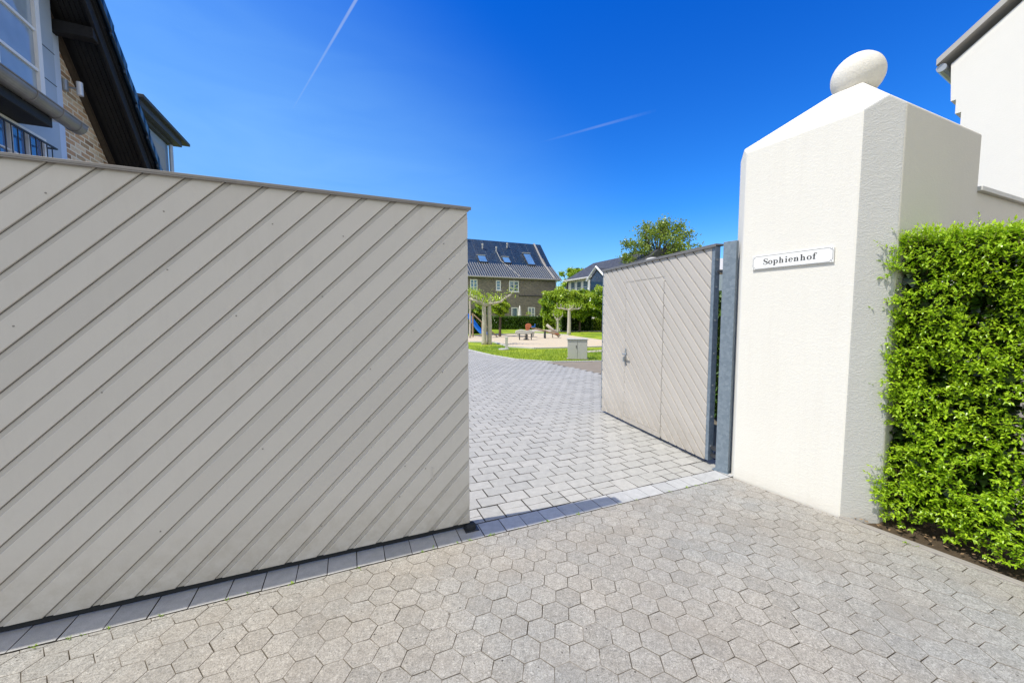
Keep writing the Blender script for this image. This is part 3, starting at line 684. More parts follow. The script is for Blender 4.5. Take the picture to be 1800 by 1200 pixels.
# near hedge along the bed -------------------------------------------------
hedge=thing('privet_hedge','tall bright green privet hedge beside the white pillar','hedge')
def hedge_near():
    mb=MB(); tw=MB(); HT=2.17; LEN=2.9
    rr=random.Random(5)
    def surf(t,z):   # outward offset of the clipped face (smaller = nearer the kerb)
        return .165+.035*sin(t*5.1+z*2.2)+.03*sin(t*11+z*7.3+1)-.03*(1-min(1,z/.9))+ (max(0,(z-HT+.16))**2)*5
    O=0
    out_n=Vector((-KN[0],-KN[1],0)); along=Vector((KD[0],KD[1],0))
    def sprig(base,dirn,n,L0,lsize,bright):
        dirn=dirn.normalized(); p=base.copy(); ang=rr.uniform(0,6.3)
        tip=base+dirn*L0
        side=dirn.cross(Vector((0,0,1))); 
        if side.length<.05: side=Vector((1,0,0))
        side.normalize(); u2=side.cross(dirn)
        if rr.random()<.5: tw.tube([tuple(base-dirn*.03),tuple(tip)],[.0016,.0007],3,cap=False)
        for k in range(n):
            f=(k+.5)/n; q=base+dirn*L0*f; ang+=pi/2+rr.uniform(-.3,.3)
            for sg in (0,pi):
                a=ang+sg; od=(side*cos(a)+u2*sin(a))
                ld=od*rr.uniform(.75,1.1)+dirn*rr.uniform(.35,.9)+Vector((0,0,rr.uniform(-.15,.3)))
                sz=lsize*rr.uniform(.7,1.15)*(1-.25*f)
                leaf(mb,q,ld,Vector((0,0,1))+dirn*.4,sz,sz*rr.uniform(.40,.54),min(1,max(0,bright*.55+f*.35+rr.uniform(-.25,.3))))
        leaf(mb,tip,dirn+Vector((0,0,.2)),Vector((rr.uniform(-1,1),rr.uniform(-1,1),.5)),lsize*.8,lsize*.32,min(1,bright*.5+.55))
    # front face
    for _ in range(6200):
        t=.17+rr.random()*LEN; z=.05+rr.random()*(HT-.07)
        if rr.random()<.35: t=.17+rr.random()*1.0
        dpt=rr.random()**1.6*.13; hole=sin(t*9.7+z*3.1)*sin(z*8.3-t*4.2)
        if hole>.72 and dpt<.10: continue
        if z<.12 and rr.random()<.3: continue
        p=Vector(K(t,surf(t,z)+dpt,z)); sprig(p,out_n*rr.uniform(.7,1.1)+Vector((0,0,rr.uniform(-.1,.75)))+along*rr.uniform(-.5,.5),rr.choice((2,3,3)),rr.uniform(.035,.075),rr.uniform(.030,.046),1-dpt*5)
    # end face by the pillar
    for _ in range(700):
        z=.1+rr.random()*(HT-.15); o=surf(.17,z)+rr.random()*.45
        t=.16+.03*sin(z*6)+rr.uniform(0,.10)+( .12 if .95<z<1.12 else 0)
        sprig(Vector(K(t,o,z)),-along*rr.uniform(.4,.9)+out_n*rr.uniform(.1,.5)+Vector((0,0,rr.uniform(0,.6))),3,rr.uniform(.04,.08),rr.uniform(.034,.052),.7)
    # top
    for _ in range(1800):
        t=.17+rr.random()*LEN; o=surf(t,HT-.1)+rr.random()*.55
        z=HT-.03+.03*sin(t*7)+rr.uniform(-.06,.03)-.06*max(0,.35-t)*3
        sprig(Vector(K(t,o,z)),Vector((rr.uniform(-.5,.5),rr.uniform(-.5,.5),1)),3,rr.uniform(.04,.08),rr.uniform(.034,.052),1)
    # long untrimmed shoots
    for k in range(46):
        t=.1+rr.random()*1.5; z=rr.uniform(.3,HT) if k%2 else HT-.02
        if k<16: t=rr.uniform(.10,.24)
        d=out_n*rr.uniform(.3,1)+Vector((0,0,rr.uniform(.2,1)))-along*(rr.uniform(.2,.8) if k<16 else rr.uniform(-.3,.3))
        sprig(Vector(K(t+.05,surf(t,z)+.02,z)),d,5,rr.uniform(.09,.16),.036,1)
    mb.build('foliage',M['leafh'],hedge)
    # deep leaves, near-black to paint the shade inside the hedge
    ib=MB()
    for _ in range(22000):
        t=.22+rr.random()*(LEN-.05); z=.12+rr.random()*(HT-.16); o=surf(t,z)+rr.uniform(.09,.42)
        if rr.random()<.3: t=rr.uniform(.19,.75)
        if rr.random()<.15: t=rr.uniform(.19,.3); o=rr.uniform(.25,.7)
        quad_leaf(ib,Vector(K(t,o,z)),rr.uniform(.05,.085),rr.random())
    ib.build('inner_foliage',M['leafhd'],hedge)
    tw.build('twigs',M['twig'],hedge)
    st=MB()
    for i in range(9):
        t=.35+i*.3; o=.42+rr.uniform(-.05,.05); 
        for k in range(4):
            p0=K(t+rr.uniform(-.03,.03),o,-.02); p1=K(t+rr.uniform(-.15,.15),o+rr.uniform(-.12,.1),.8); p2=K(t+rr.uniform(-.25,.25),o+rr.uniform(-.15,.15),1.9)
            st.tube([p0,p1,p2],[.012,.009,.004],5)
    st.build('stems_or_core',M['barkd'],hedge)
hedge_near()

def leafy_box(name,label,cat,x0,x1,y0,y1,z0,z1,count,size,mat,loc,rz=0,group=None,wob=.12,stemmat=None,core=True):
    t=thing(name,label,cat,loc,rz,group); mb=MB()
    A=[((x1-x0)*(z1-z0),'f'),((x1-x0)*(z1-z0),'b'),((y1-y0)*(z1-z0),'l'),((y1-y0)*(z1-z0),'r'),((x1-x0)*(y1-y0)*1.2,'t')]; tot=sum(a for a,_ in A)
    for a,k in A:
        for _ in range(int(count*a/tot)):
            x=random.uniform(x0,x1); y=random.uniform(y0,y1); z=random.uniform(z0,z1); d=abs(random.gauss(0,size*.7))
            if k=='f': y=y0+d
            elif k=='b': y=y1-d
            elif k=='l': x=x0+d
            elif k=='r': x=x1-d
            else: z=z1-d+wob*.4*sin(x*2.3)*sin(y*3)
            x+=wob*.3*sin(z*4+y); y+=wob*.3*sin(x*3.7+z*2)
            quad_leaf(mb,Vector((x,y,z)),size*random.uniform(.6,1.2),max(0,min(1,.5+.35*sin(x*1.9+z*2.3)*sin(z*3.1-x)+random.uniform(-.3,.3))))
    mb.build('foliage',mat,t)
    if core:
        c=MB(); q=size*1.2; c.box(x0+q,x1-q,y0+q,y1-q,z0,z1-q); c.build('stems_or_core',basic(name+'_core',(.012,.022,.005),1,.3,9,.0),t)  # solid dark box, painted as the shade inside the foliage
    return t
def crown(mb,c,r,count,size,flat=0,lump=.12,seed=0):
    rr=random.Random(seed); k1,k2,k3=rr.uniform(0,6),rr.uniform(0,6),rr.uniform(0,6)
    for _ in range(count):
        v=Vector((rr.gauss(0,1),rr.gauss(0,1),rr.gauss(0,1))).normalized()
        lum=1+lump*sin(v.x*7+k1)*sin(v.y*6+k2)+lump*sin(v.z*9+k3+v.x*5); rad=lum*(1-abs(rr.gauss(0,.10)))
        p=Vector((c[0]+v.x*r[0]*rad,c[1]+v.y*r[1]*rad,c[2]+v.z*r[2]*rad))
        quad_leaf(mb,p,size*rr.uniform(.6,1.25),max(0,min(1,.45+.35*v.z+(lum-1)*2.0+rr.uniform(-.2,.2))))

# ------------------------------------------------------------------ clipped garden trees and plane trees
def ball_tree(label,x,y,zc,rx,rz_,seed,count=2600,size=.16,box=1.0,group='clipped ball trees around the court'):
    t=thing('clipped_tree',label,'tree',(x,y,0),0,group)
    mb=MB(); crown(mb,(0,0,zc),(rx,rx*box,rz_),count,size,seed=seed); mb.build('crown',M['leafb'],t)
    c=MB(); 
    for j in range(6):
        for i in range(10):
            pass
    mb=MB(); mb.tube([(0,0,0),(.03,0,zc*.5),(0,0,zc)],[.11,.09,.07],8); mb.tube([(0,0,zc-.6*rz_),(.5*rx,.2,zc+.3*rz_)],[.06,.03],6); mb.tube([(0,0,zc-.5*rz_),(-.5*rx,-.2,zc+.35*rz_)],[.06,.03],6); mb.build('trunk',M['barkd'],t)
    ib=MB(); crown(ib,(0,0,zc),(rx*.86,rx*box*.86,rz_*.86),int(count*.8),size*1.7,seed=seed+7); ib.build('inner_foliage',M['leafd'],t)
ball_tree('round clipped tree right of the double plane trunk, in front of the brick house',-.95,29.5,2.3,.72,.70,3,4200,.12)
ball_tree('smaller clipped tree half hidden left of the double plane trunk',-2.35,31.5,2.2,.7,.65,4,2600,.13)
ball_tree('broad dome-clipped tree at the right end of the brick house',4.55,38.2,2.75,1.75,1.55,5,6500,.16)
ball_tree('clipped tree behind the single plane tree, before the slate roofed house',6.9,38.6,2.75,1.7,1.55,6,6500,.16)
ball_tree('clipped tree nearest the open gate leaf, before the slate roofed house',8.9,37.4,2.85,1.6,1.6,8,6500,.16)

def plane_tree(label,x,y,h,trunks,arms,seed,leafn=700,r=.14,zleaf=.25):
    t=thing('plane_tree',label,'tree',(x,y,0),0,'pollarded plane trees on the lawn'); rr=random.Random(seed)
    for dx,dy,rad in trunks:
        mb=MB(); mb.tube([(dx,dy,-.05),(dx,dy,.15),(dx+.02,dy,h*.5),(dx,dy,h),(dx,dy,h+.1)],[rad*1.35,rad*1.1,rad,rad*.85,rad*.8],12); mb.build('trunk',M['bark'],t,smooth=True)
    mb=MB(); lf=MB()
    for (ang,L,rise) in arms:
        pts=[(0,0,h)]; 
        for k in range(1,6):
            f=k/5; pts.append((cos(ang)*L*f+rr.uniform(-.05,.05),sin(ang)*L*f+rr.uniform(-.05,.05),h+.02+rise*f*f+rr.uniform(-.04,.06)))
        mb.tube(pts,[.085,.075,.07,.06,.055,.05],8)
        for k in range(1,6):
            p=pts[k]; mb.tube([p,(p[0]+rr.uniform(-.15,.15),p[1]+rr.uniform(-.1,.1),p[2]+rr.uniform(.15,.4))],[.035,.012],5)
            for _ in range(leafn//(len(arms)*5)):
                q=Vector((p[0]+rr.gauss(0,.20),p[1]+rr.gauss(0,.25),p[2]+zleaf+rr.gauss(0,.15))); quad_leaf(lf,q,rr.uniform(.07,.14),rr.random()*.6+.4)
    mb.build('branches',M['bark'],t,smooth=True); lf.build('foliage',M['leafb'],t)
plane_tree('pollarded plane tree with pale twin trunk beside the blue slide',-1.42,21.0,2.2,[(-.13,0,.125),(.15,.15,.12)],[(.15,1.35,.55),(2.9,.95,.35),(1.2,.9,.3),(-2.6,.7,.25)],1,420)
plane_tree('pollarded plane tree with a single slim trunk before the hedge',4.86,32.3,2.1,[(0,0,.15)],[(.1,1.0,.12),(3.0,1.0,.2),(1.3,.8,.3),(-1.2,.6,.2)],2,360)
plane_tree('short young plane tree beyond the play area, left of the slim plane tree',4.3,35.6,1.2,[(0,0,.11)],[(.4,.5,.4),(2.6,.5,.5),(1.5,.4,.5)],3,420,zleaf=.45)
plane_tree('pollarded plane tree at the gate edge, thin trunk left of the slide',-3.05,27.5,3.0,[(0,0,.07)],[(.2,.8,-.2),(2.9,.9,.2),(1.2,.6,.3)],4,500)

# court hedges
leafy_box('court_hedge','long dark clipped hedge in front of the brown brick house','hedge',0,7.3,0,1.1,0,1.56,9000,.13,M['leafd'],(-2.5,44.6,0),.0,'clipped hedges in the court')
leafy_box('court_hedge','lighter green hedge behind the single plane tree, right of the long dark hedge','hedge',0,7.5,0,1.0,0,1.32,6500,.13,M['leafb'],(6.3,41,0),-.12,'clipped hedges in the court')
leafy_box('court_hedge','dense green hedge seen through the gap behind the open gate leaf','hedge',0,.9,0,5.5,0,1.98,9000,.07,M['leafd'],(3.05,5.2,0),-.12,'clipped hedges in the court')
leafy_box('clipped_bush','low rounded bush between the long hedge and the dome-clipped tree','bush',0,1.5,0,1.2,0,2.0,1500,.14,M['leafb'],(3.6,43.4,0),0)
leafy_box('clipped_bush','dark shrub under the clipped trees by the single plane tree','bush',0,3.4,0,1.4,0,2.3,5000,.14,M['leafd'],(5.2,40.2,0),0)
leafy_box('clipped_bush','dark shrub behind the blue slide at the left edge of the court','bush',0,4.2,0,1.5,0,2.2,4000,.13,M['leafd'],(-6.2,33.5,0),0)

# big tree behind the open leaf -----------------------------------------
def big_tree(name,label,x,y,base,h,spread,seed,clumps,mat,size=.3,per=150,group=None,lean=0):
    t=thing(name,label,'tree',(x,y,0),0,group); rr=random.Random(seed); br=MB(); lf=MB()
    br.tube([(0,0,0),(.1,0,base*.6),(0,.1,base),(.1,0,base+(h-base)*.6)],[.36,.3,.25,.10],9)
    for k in range(clumps):
        a=k*2.4+rr.uniform(-.4,.4); u=(k+.5)/clumps; 
        zz=base+(h-base)*(.10+.86*u); rad=spread*sqrt(max(.05,1-((zz-base-(h-base)*.38)/((h-base)*.64))**2))*rr.uniform(.45,1.0)
        c=(cos(a)*rad,sin(a)*rad*.8,zz); s0=(0,0,base+(zz-base)*.45)
        mid=((c[0]+s0[0])*.5+rr.uniform(-.3,.3),(c[1]+s0[1])*.5,(c[2]+s0[2])*.5-.2)
        br.tube([s0,mid,c],[.11,.07,.03],5)
        cr=rr.uniform(.5,1.0)*spread*.23
        for q in range(3):
            e=(c[0]+rr.gauss(0,cr*.8),c[1]+rr.gauss(0,cr*.8),c[2]+rr.uniform(-.1,1)*cr); br.tube([c,e],[.03,.012],4)
        for _ in range(per):
            v=Vector((rr.gauss(0,.5),rr.gauss(0,.5),rr.gauss(0,.42))); 
            p=Vector((c[0]+v.x*cr*1.15,c[1]+v.y*cr*1.15,c[2]+v.z*cr*1.1)); quad_leaf(lf,p,size*rr.uniform(.5,1.2),max(0,min(1,.45+v.z*.5+rr.uniform(-.3,.3))))
    br.build('trunk',M['barkd'],t,smooth=True); lf.build('crown',mat,t)
big_tree('broadleaf_tree','large airy tree with olive green clumps rising behind the open gate leaf',16.0,42,5.2,11.9,4.3,21,46,M['leafp'],.26,250)
big_tree('broadleaf_tree','bright green tree in the gap between the brick house and the slate roofed house',11.6,72,4,10.6,3.4,22,26,M['leafb'],.42,160)
big_tree('broadleaf_tree','dark top tree behind the bright one, between the two court houses',14.2,80,5,11.8,3.0,23,20,M['leafd'],.42,130)

# ------------------------------------------------------------------ windows for far houses (in wall frame: x along, z up, y<0 outward)
def window(parent,x0,x1,z0,z1,y,axis='y',cols=2,rows=1,fr=.07,mat=None,glass=None,name='window',sgn_=-1,curtain=False):
    """axis y: wall faces -y (sgn -1); axis x: wall faces along x"""
    mat=mat or M['winw']; glass=glass or M['glass']
    def bx(mb,a,b_,o0,o1,c,d):
        lo_,hi_=sorted((y+sgn_*o0,y+sgn_*o1))
        if axis=='y': mb.box(a,b_,lo_,hi_,c,d)
        else: mb.box(lo_,hi_,a,b_,c,d)
    mb=MB(); bx(mb,x0,x1,.01,.06,z0,z0+fr); bx(mb,x0,x1,.01,.06,z1-fr,z1); bx(mb,x0,x0+fr,.01,.058,z0+fr,z1-fr); bx(mb,x1-fr,x1,.01,.058,z0+fr,z1-fr)
    for k in range(1,cols): xx=x0+(x1-x0)*k/cols; bx(mb,xx-fr*.5,xx+fr*.5,.01,.055,z0+fr,z1-fr)
    for k in range(1,rows): zz=z0+(z1-z0)*k/rows; bx(mb,x0+fr,x1-fr,.01,.045,zz-fr*.22,zz+fr*.22)
    w_=mb.build(name,mat,parent)
    mb=MB(); bx(mb,x0+fr*.5,x1-fr*.5,.004,.02,z0+fr*.5,z1-fr*.5); mb.build('pane',glass,w_)
    mb=MB(); bx(mb,x0-.08,x1+.08,.0,.12,z0-.07,z0-.005); mb.build('sill',mat,w_)
    return w_

# ------------------------------------------------------------------ brick building across the court
bh=thing('brick_house','long brown brick house with dark blue tiled roof across the court','house',(0,0,0),ANG)
n0=47.8
mb=MB(); mb.box(6,27.25,n0,n0+12,0,6.85); mb.prism([(n0,6.85),(n0+12,6.85),(n0+9.2,9.3),(n0+6,12.6),(n0+2.8,9.3)],26.9,27.25,0,'x'); mb.box(27.3,28.0,n0+.9,n0+11,0,6.9); mb.build('wall',M['brickd'],bh)
prof=[(n0-.45,6.80),(n0+2.9,9.35),(n0+6,12.75),(n0+9.1,9.35),(n0+12.45,6.80)]
mb=MB()
for (a,b_),(c,d) in zip(prof,prof[1:]):
    q=[(5.6,a,b_),(28.0,a,b_),(28.0,c,d),(5.6,c,d)]
    dz=.16; P=[(5.6,a,b_-dz),(28.0,a,b_-dz),(28.0,c,d-dz),(5.6,c,d-dz)]+q; mb.hull8(P)
# UV along the slope
roof=mb.build('roof',M['slate'],bh)
# standing ribs of the tiles near the eave, their sun glint painted as pale grey
mb=MB(); x=5.7
while x<27.9:
    a0,z0=n0-.5,6.775; a1,z1=n0+2.2,8.83
    mb.hull8([(x,a0,z0),(x+.10,a0,z0),(x+.10,a1,z1),(x,a1,z1),(x+.02,a0,z0+.075),(x+.08,a0,z0+.075),(x+.08,a1,z1+.07),(x+.02,a1,z1+.07)]); x+=.34
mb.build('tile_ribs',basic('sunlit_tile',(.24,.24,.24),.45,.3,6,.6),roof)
mb=MB()   # pale verge strip near the right end
for (a,b_),(c,d) in zip(prof[:2],prof[1:3]):
    mb.hull8([(26.75,a,b_+.02),(27.0,a,b_+.02),(27.0,c,d+.02),(26.75,c,d+.02),(26.75,a,b_+.14),(27.0,a,b_+.14),(27.0,c,d+.14),(26.75,c,d+.14)])
mb.build('verge_strip',basic('verge_flashing',(.33,.31,.29),.7,.2,3),roof)
mb=MB(); mb.tube([(5.6,n0-.52,6.70),(28.0,n0-.52,6.70)],.11,8); mb.build('gutter',basic('pale_gutter',(.30,.29,.28),.5,.1),bh)
mb=MB(); mb.tube([(27.32,n0-.12,6.6),(27.32,n0-.12,0)],.07,8); mb.build('downpipe',M['zinc'],bh)
mb=MB(); mb.box(21.6,26.95,n0-.12,n0-.003,4.33,4.43); mb.build('cornice',M['dark'],bh)
window(bh,18.2,18.9,5.0,6.35,n0,cols=1,rows=3,fr=.13); window(bh,20.1,21.55,4.86,6.36,n0,cols=2,rows=3,fr=.13)
window(bh,20.45,21.4,.35,2.75,n0,cols=1,rows=2,fr=.12,name='door'); window(bh,22.95,24.05,.9,2.8,n0,cols=2,rows=2,fr=.12)
window(bh,14.6,15.6,4.86,6.36,n0,cols=2,rows=3,fr=.12); window(bh,12.0,13.4,4.86,6.36,n0,cols=2,rows=3,fr=.12)
mb=MB()
ar=[(25.0,.0),(26.1,.0),(26.1,2.1)]+[(25.55+.55*cos(radians(a)),2.1+.5*sin(radians(a))) for a in range(10,180,17)]+[(25.0,2.1)]
mb.prism(ar,n0-.03,n0-.002,0,'y'); mb.build('arched_door',M['dark'],bh)
mb=MB(); pts=[(24.93,n0-.05,0),(24.93,n0-.05,2.1)]+[(25.55-.62*cos(radians(a)),n0-.05,2.1+.58*sin(radians(a))) for a in range(10,180,17)]+[(26.17,n0-.05,2.1),(26.17,n0-.05,0)]; mb.tube(pts,.05,6); mb.build('arch_surround',M['kerbl'],bh)
def on_roof(px_s,u,lift=0):  # u: 0 at eave .. 1 kink .. 2 ridge
    if u<=1: a,b_=prof[0],prof[1]; f=u
    else: a,b_=prof[1],prof[2]; f=u-1
    return (px_s,a[0]+(b_[0]-a[0])*f,a[1]+(b_[1]-a[1])*f+lift)
def skylight(s0,s1,u0,u1,gl,rows=1):
    mb=MB(); P=[on_roof(s0,u0,.02),on_roof(s1,u0,.02),on_roof(s1,u1,.02),on_roof(s0,u1,.02)]; Q=[(p[0],p[1]-.08,p[2]+.14) for p in P]
    mb.hull8(P+Q); f_=mb.build('skylight',M['dark'],roof)
    mb=MB(); k=.10; R_=[(Q[0][0]+k,Q[0][1],Q[0][2]),(Q[1][0]-k,Q[1][1],Q[1][2]),(Q[2][0]-k,Q[2][1],Q[2][2]),(Q[3][0]+k,Q[3][1],Q[3][2])]
    def lerp(a,b_,t): return tuple(a[i]+(b_[i]-a[i])*t for i in range(3))
    a,b_,c,d=lerp(R_[0],R_[3],.06),lerp(R_[1],R_[2],.06),lerp(R_[1],R_[2],.92),lerp(R_[0],R_[3],.92)
    mb.poly([(p[0],p[1]-.012,p[2]+.012) for p in (a,b_,c,d)]); mb.build('skylight_pane',gl,f_)
    mb=MB(); mb.box(s0,s1,Q[3][1]-.1,Q[3][1]+.15,Q[3][2]-.02,Q[3][2]+.10); mb.build('blind_box',M['zinc'],f_)
gsky=mat_glass('skylight_glass',(.10,.22,.42))
skylight(16.6,17.9,.80,1.16,gsky); skylight(20.3,21.5,.84,1.16,gsky); skylight(24.0,25.3,.78,1.42,gsky)
for s_,u in ((17.9,1.55),(19.9,1.45),(21.9,1.68),(15.8,1.9)):
    p=on_roof(s_,u); mb=MB(); mb.tube([p,(p[0],p[1]-.05,p[2]+.55)],.09,8); mb.tube([(p[0],p[1]-.05,p[2]+.5),(p[0],p[1]-.05,p[2]+.72)],.14,8); mb.build('vent_pipe',M['kerbl'],roof)
mb=MB(); mb.tube([on_roof(19.95,1.45,.06),on_roof(20.1,1.0,.06),on_roof(21.6,.05,.06)],.035,5); mb.build('lightning_cable',M['kerbl'],roof)

# ------------------------------------------------------------------ slate-roofed white house at the right of the court
wh=thing('dormer_house','slate roofed house with white window band behind the clipped trees','house',(0,0,0),ANG)
s1=26.9
mb=MB(); mb.box(s1,s1+9,31,43.6,0,6.25); mb.build('wall',M['stuccow'],wh)
mb=MB(); mb.hull8([(s1-.5,30.5,6.2),(s1-.5,44.0,6.2),(s1+9.5,44.0,6.2),(s1+9.5,30.5,6.2),(s1+2.8,30.5,8.5),(s1+2.8,42.0,8.5),(s1+6.2,42.0,8.5),(s1+6.2,30.5,8.5)]); mb.build('roof',M['slateg'],wh,fix=True)
mb=MB(); mb.hull8([(s1-.05,43.6,3.4),(s1-.05,45.6,3.4),(s1+9,45.6,3.4),(s1+9,43.6,3.4),(s1,43.6,6.19),(s1,43.75,6.19),(s1+9,43.75,6.19),(s1+9,43.6,6.19)]); mb.build('slate_hanging',M['slateg'],wh,fix=True)
mb=MB(); mb.tube([(s1-.55,30.5,6.16),(s1-.55,44.0,6.16)],.12,8); mb.build('gutter',M['kerbl'],wh)
for k in range(4): window(wh,37.6+k*1.42,38.7+k*1.42,4.3,6.0,s1,axis='x',cols=1,rows=2,fr=.09,sgn_=-1)
# little gable with white bargeboards
gb=MB(); gb.prism([(33.9,3.2),(36.9,3.2),(36.9,5.8),(35.4,6.95),(33.9,5.8)],s1-1.3,s1+2.5,0,'x'); gb.build('gable',M['slateg'],wh)
gb=MB(); gb.prism([(34.2,3.2),(36.6,3.2),(36.6,5.65),(35.4,6.55),(34.2,5.65)],s1-1.36,s1-1.305,0,'x'); gb.build('gable_glazing',mat_glass('dark_glazing',(.02,.05,.10)),wh)
gb=MB(); gb.tube([(s1-1.5,37.2,5.65),(s1-1.5,35.4,7.05),(s1-1.5,33.6,5.65)],.12,6); gb.box(s1-1.45,s1-1.31,36.7,36.88,3.2,5.8); gb.build('bargeboard',M['winw'],wh)
# low brick wall and white lattice behind the hedge
lw=thing('low_brick_wall','low pale pink brick wall above the lighter hedge','wall',(9.6,43.0,0),-.12)
mb=MB(); mb.box(0,5,0,.3,0,1.95); mb.box(-.02,5,-.04,.34,1.952,2.02,0); mb.build('wall_body',M['pinkb'],lw)
lt=thing('white_trellis','small white lattice screen beside the low pink brick wall','trellis',(8.15,43.0,0),-.12)
mb=MB()
for k in range(4): mb.box(k*.42,k*.42+.09,0,.06,0 if k in(0,3) else 1.2,2.05)
for z in (1.2,1.58,1.97): mb.box(0,1.35,-.02,.0,z,z+.09)
mb.build('lattice',M['winw'],lt)
# house scrap seen in the slot between leaf and post
fh=thing('terrace_house','pale distant house with blue grey bay in the slot beside the steel post','house',(9.6,19.0,0),.1)
mb=MB(); mb.box(-1.5,5,0,6,0,3.9); mb.build('wall',M['brickl'],fh)
mb=MB(); mb.hull8([(-1.9,-.4,3.85),(5.4,-.4,3.85),(5.4,6.4,3.85),(-1.9,6.4,3.85),(-1.5,2.8,4.9),(5,2.8,4.9),(5,3.2,4.9),(-1.5,3.2,4.9)]); mb.build('roof',M['kerbl'],fh)
mb=MB(); mb.box(-.3,1.2,-.5,-.003,2.1,3.6); mb.build('bay',M['zincc'],fh)

# ------------------------------------------------------------------ left house (frame s,n,z)
lh=thing('gabled_house','brick gabled house with black verge and blue grey bay above the left gate leaf','house',(0,0,0),ANG)
SV=-3.42; 
def rz(n): return 6.52-1.13*(n-8.02)          # top of the verge along the right-hand slope
RN=6.9
mb=MB(); mb.prism([(5.9,0),(10.6,0),(10.6,rz(10.6)-.35),(RN,rz(RN)-.35),(5.9,rz(2*RN-5.9)-.35)],-14,-4.0,0,'x'); mb.build('wall',M['brickl'],lh,fix=True)
mb=MB()
def slab(mb,na,nb,t0,t1,sa,sb,f=rz):
    za,zb=f(na),f(nb); mb.hull8([(sa,na,za-t1),(sb,na,za-t1),(sb,nb,zb-t1),(sa,nb,zb-t1),(sa,na,za-t0),(sb,na,za-t0),(sb,nb,zb-t0),(sa,nb,zb-t0)])
slab(mb,RN,11.2,.10,.24,-14,SV+.02); slab(mb,RN,5.4,.10,.24,-14,SV+.02,lambda n:rz(2*RN-n))
rf=mb.build('roof',M['blackwood'],lh,fix=True)
# overlapping tiles along the verge
mb=MB(); n=RN
while n<11.1:
    a,b_=n,n+.40; za,zb=rz(a)-.03,rz(b_)-.03
    mb.hull8([(-9,a,za-.10),(SV+.10,a,za-.10),(SV+.10,b_,zb-.06),(-9,b_,zb-.06),(-9,a,za-.0),(SV+.10,a,za-.0),(SV+.10,b_,zb+.055),(-9,b_,zb+.055)])
    mb.hull8([(SV+.06,a,za-.16),(SV+.102,a,za-.16),(SV+.102,b_+.02,zb-.12),(SV+.06,b_+.02,zb-.12),(SV+.06,a,za+.012),(SV+.102,a,za+.012),(SV+.102,b_+.02,zb+.075),(SV+.06,b_+.02,zb+.075)],0,.5)
    n+=.345
mb.build('verge_tile',M['slate'],rf,bevel=.006)
mb=MB(); slab(mb,RN,11.1,.245,.50,SV-.05,SV-.005); mb.build('bargeboard',M['blackwood'],lh,fix=True,bevel=.006)
mb=MB(); slab(mb,RN,11.0,.30,.43,-3.998,-3.93); mb.build('wall_rafter',M['brownwood'],lh,fix=True)
mb=MB()
for k in range(7):  # soffit boards
    sa=-3.87+k*.062; slab(mb,RN,11.0,.262,.285,sa,sa+.055)
mb.build('soffit',M['blackwood'],lh,fix=True)
mb=MB(); mb.box(-4.2,SV-.03,8.06,8.22,5.80,5.96); mb.build('purlin',M['blackwood'],lh,bevel=.008)
# bay with blue-grey cladding
bay=MB(); bay.box(-4.6,-3.86,6.0,7.98,2.6,6.4); bay.build('bay_cladding',M['zincc'],lh,bevel=.01)
bay=MB(); bay.box(-4.4,-3.94,7.985,8.27,2.6,5.86); bay.build('corner_panel',basic('pale_blue_cladding',(.56,.65,.80),.4,.06,3,.5,.04,30,.1),lh,bevel=.008)
for z in (3.5,4.95,5.4): bay=MB(); bay.box(-3.8599,-3.857,7.62,7.98,z,z+.012); bay.build('cladding_joint',M['dark'],lh)
w_=window(lh,6.05,7.62,4.42,6.0,-3.86,axis='x',cols=2,rows=3,fr=.085,sgn_=1,glass=mat_glass('curtained_glass',(.34,.40,.44)))
mb=MB()
for k in range(13): 
    y_=6.15+k*.105; mb.box(-3.852,-3.846,y_,y_+.05,4.5,5.9)
mb.build('curtain',M['curtain'],w_)
window(lh,6.05,7.55,2.9,4.04,-3.86,axis='x',cols=5,rows=3,fr=.04,sgn_=1,glass=M['glassb'])
rl=MB()
for k in range(16): rl.box(-3.73,-3.721,6.0+k*.1,6.009+k*.1,3.0,3.93)
rl.box(-3.735,-3.712,5.95,7.6,3.931,3.95); rl.box(-3.857,-3.7351,7.58,7.6,3.931,3.95); rl.build('railing',M['dark'],lh)
mb=MB(); mb.box(-3.858,-3.50,6.0,7.10,4.05,4.22); mb.build('canopy',M['blackwood'],lh,bevel=.01)
mb=MB()   # half-round zinc gutter
pts=[];NG=12
for e_,(y_,) in enumerate(((5.9,),(7.55,))):
    for k in range(NG+1):
        a=pi+pi*k/NG; pts.append((-3.46+.10*cos(a),y_,4.285+.12*sin(a)))
b0=len(mb.v); mb.v.extend(pts)
for k in range(NG): mb.f.append((b0+k,b0+k+1,b0+NG+2+k,b0+NG+1+k)); mb.m.append(0); mb.r.append(.5)
mb.f.append(tuple(b0+NG+1+k for k in range(NG+1))); mb.m.append(0); mb.r.append(.5)
mb.tube([(-3.36,5.9,4.292),(-3.36,7.55,4.292)],.012,8)
for y_ in (6.6,7.05,7.42): mb.tube([(-3.46+.103*cos(pi+pi*k/12),y_,4.285+.123*sin(pi+pi*k/12)) for k in range(13)],.007,5)
mb.build('gutter',basic('weathered_zinc_gutter',(.21,.195,.185),.4,.4,5,.6,.05,30,.1),lh)
# wall lamp
lamp=MB(); lamp.tube([(-3.97,8.40,5.10),(-3.97,8.40,5.26)],.04,12); lamp.tube([(-3.96,8.40,5.16),(-3.80,8.40,5.16)],.014,8); lo_=lamp.build('wall_lamp_arm',M['zinc'],lh)
lamp=MB(); lamp.tube([(-3.80,8.40,5.06),(-3.80,8.40,5.26)],.038,16); lamp.build('wall_lamp_head',basic('lamp_aluminium',(.62,.63,.64),.35,.1,3,.5,metal=.3),lh)

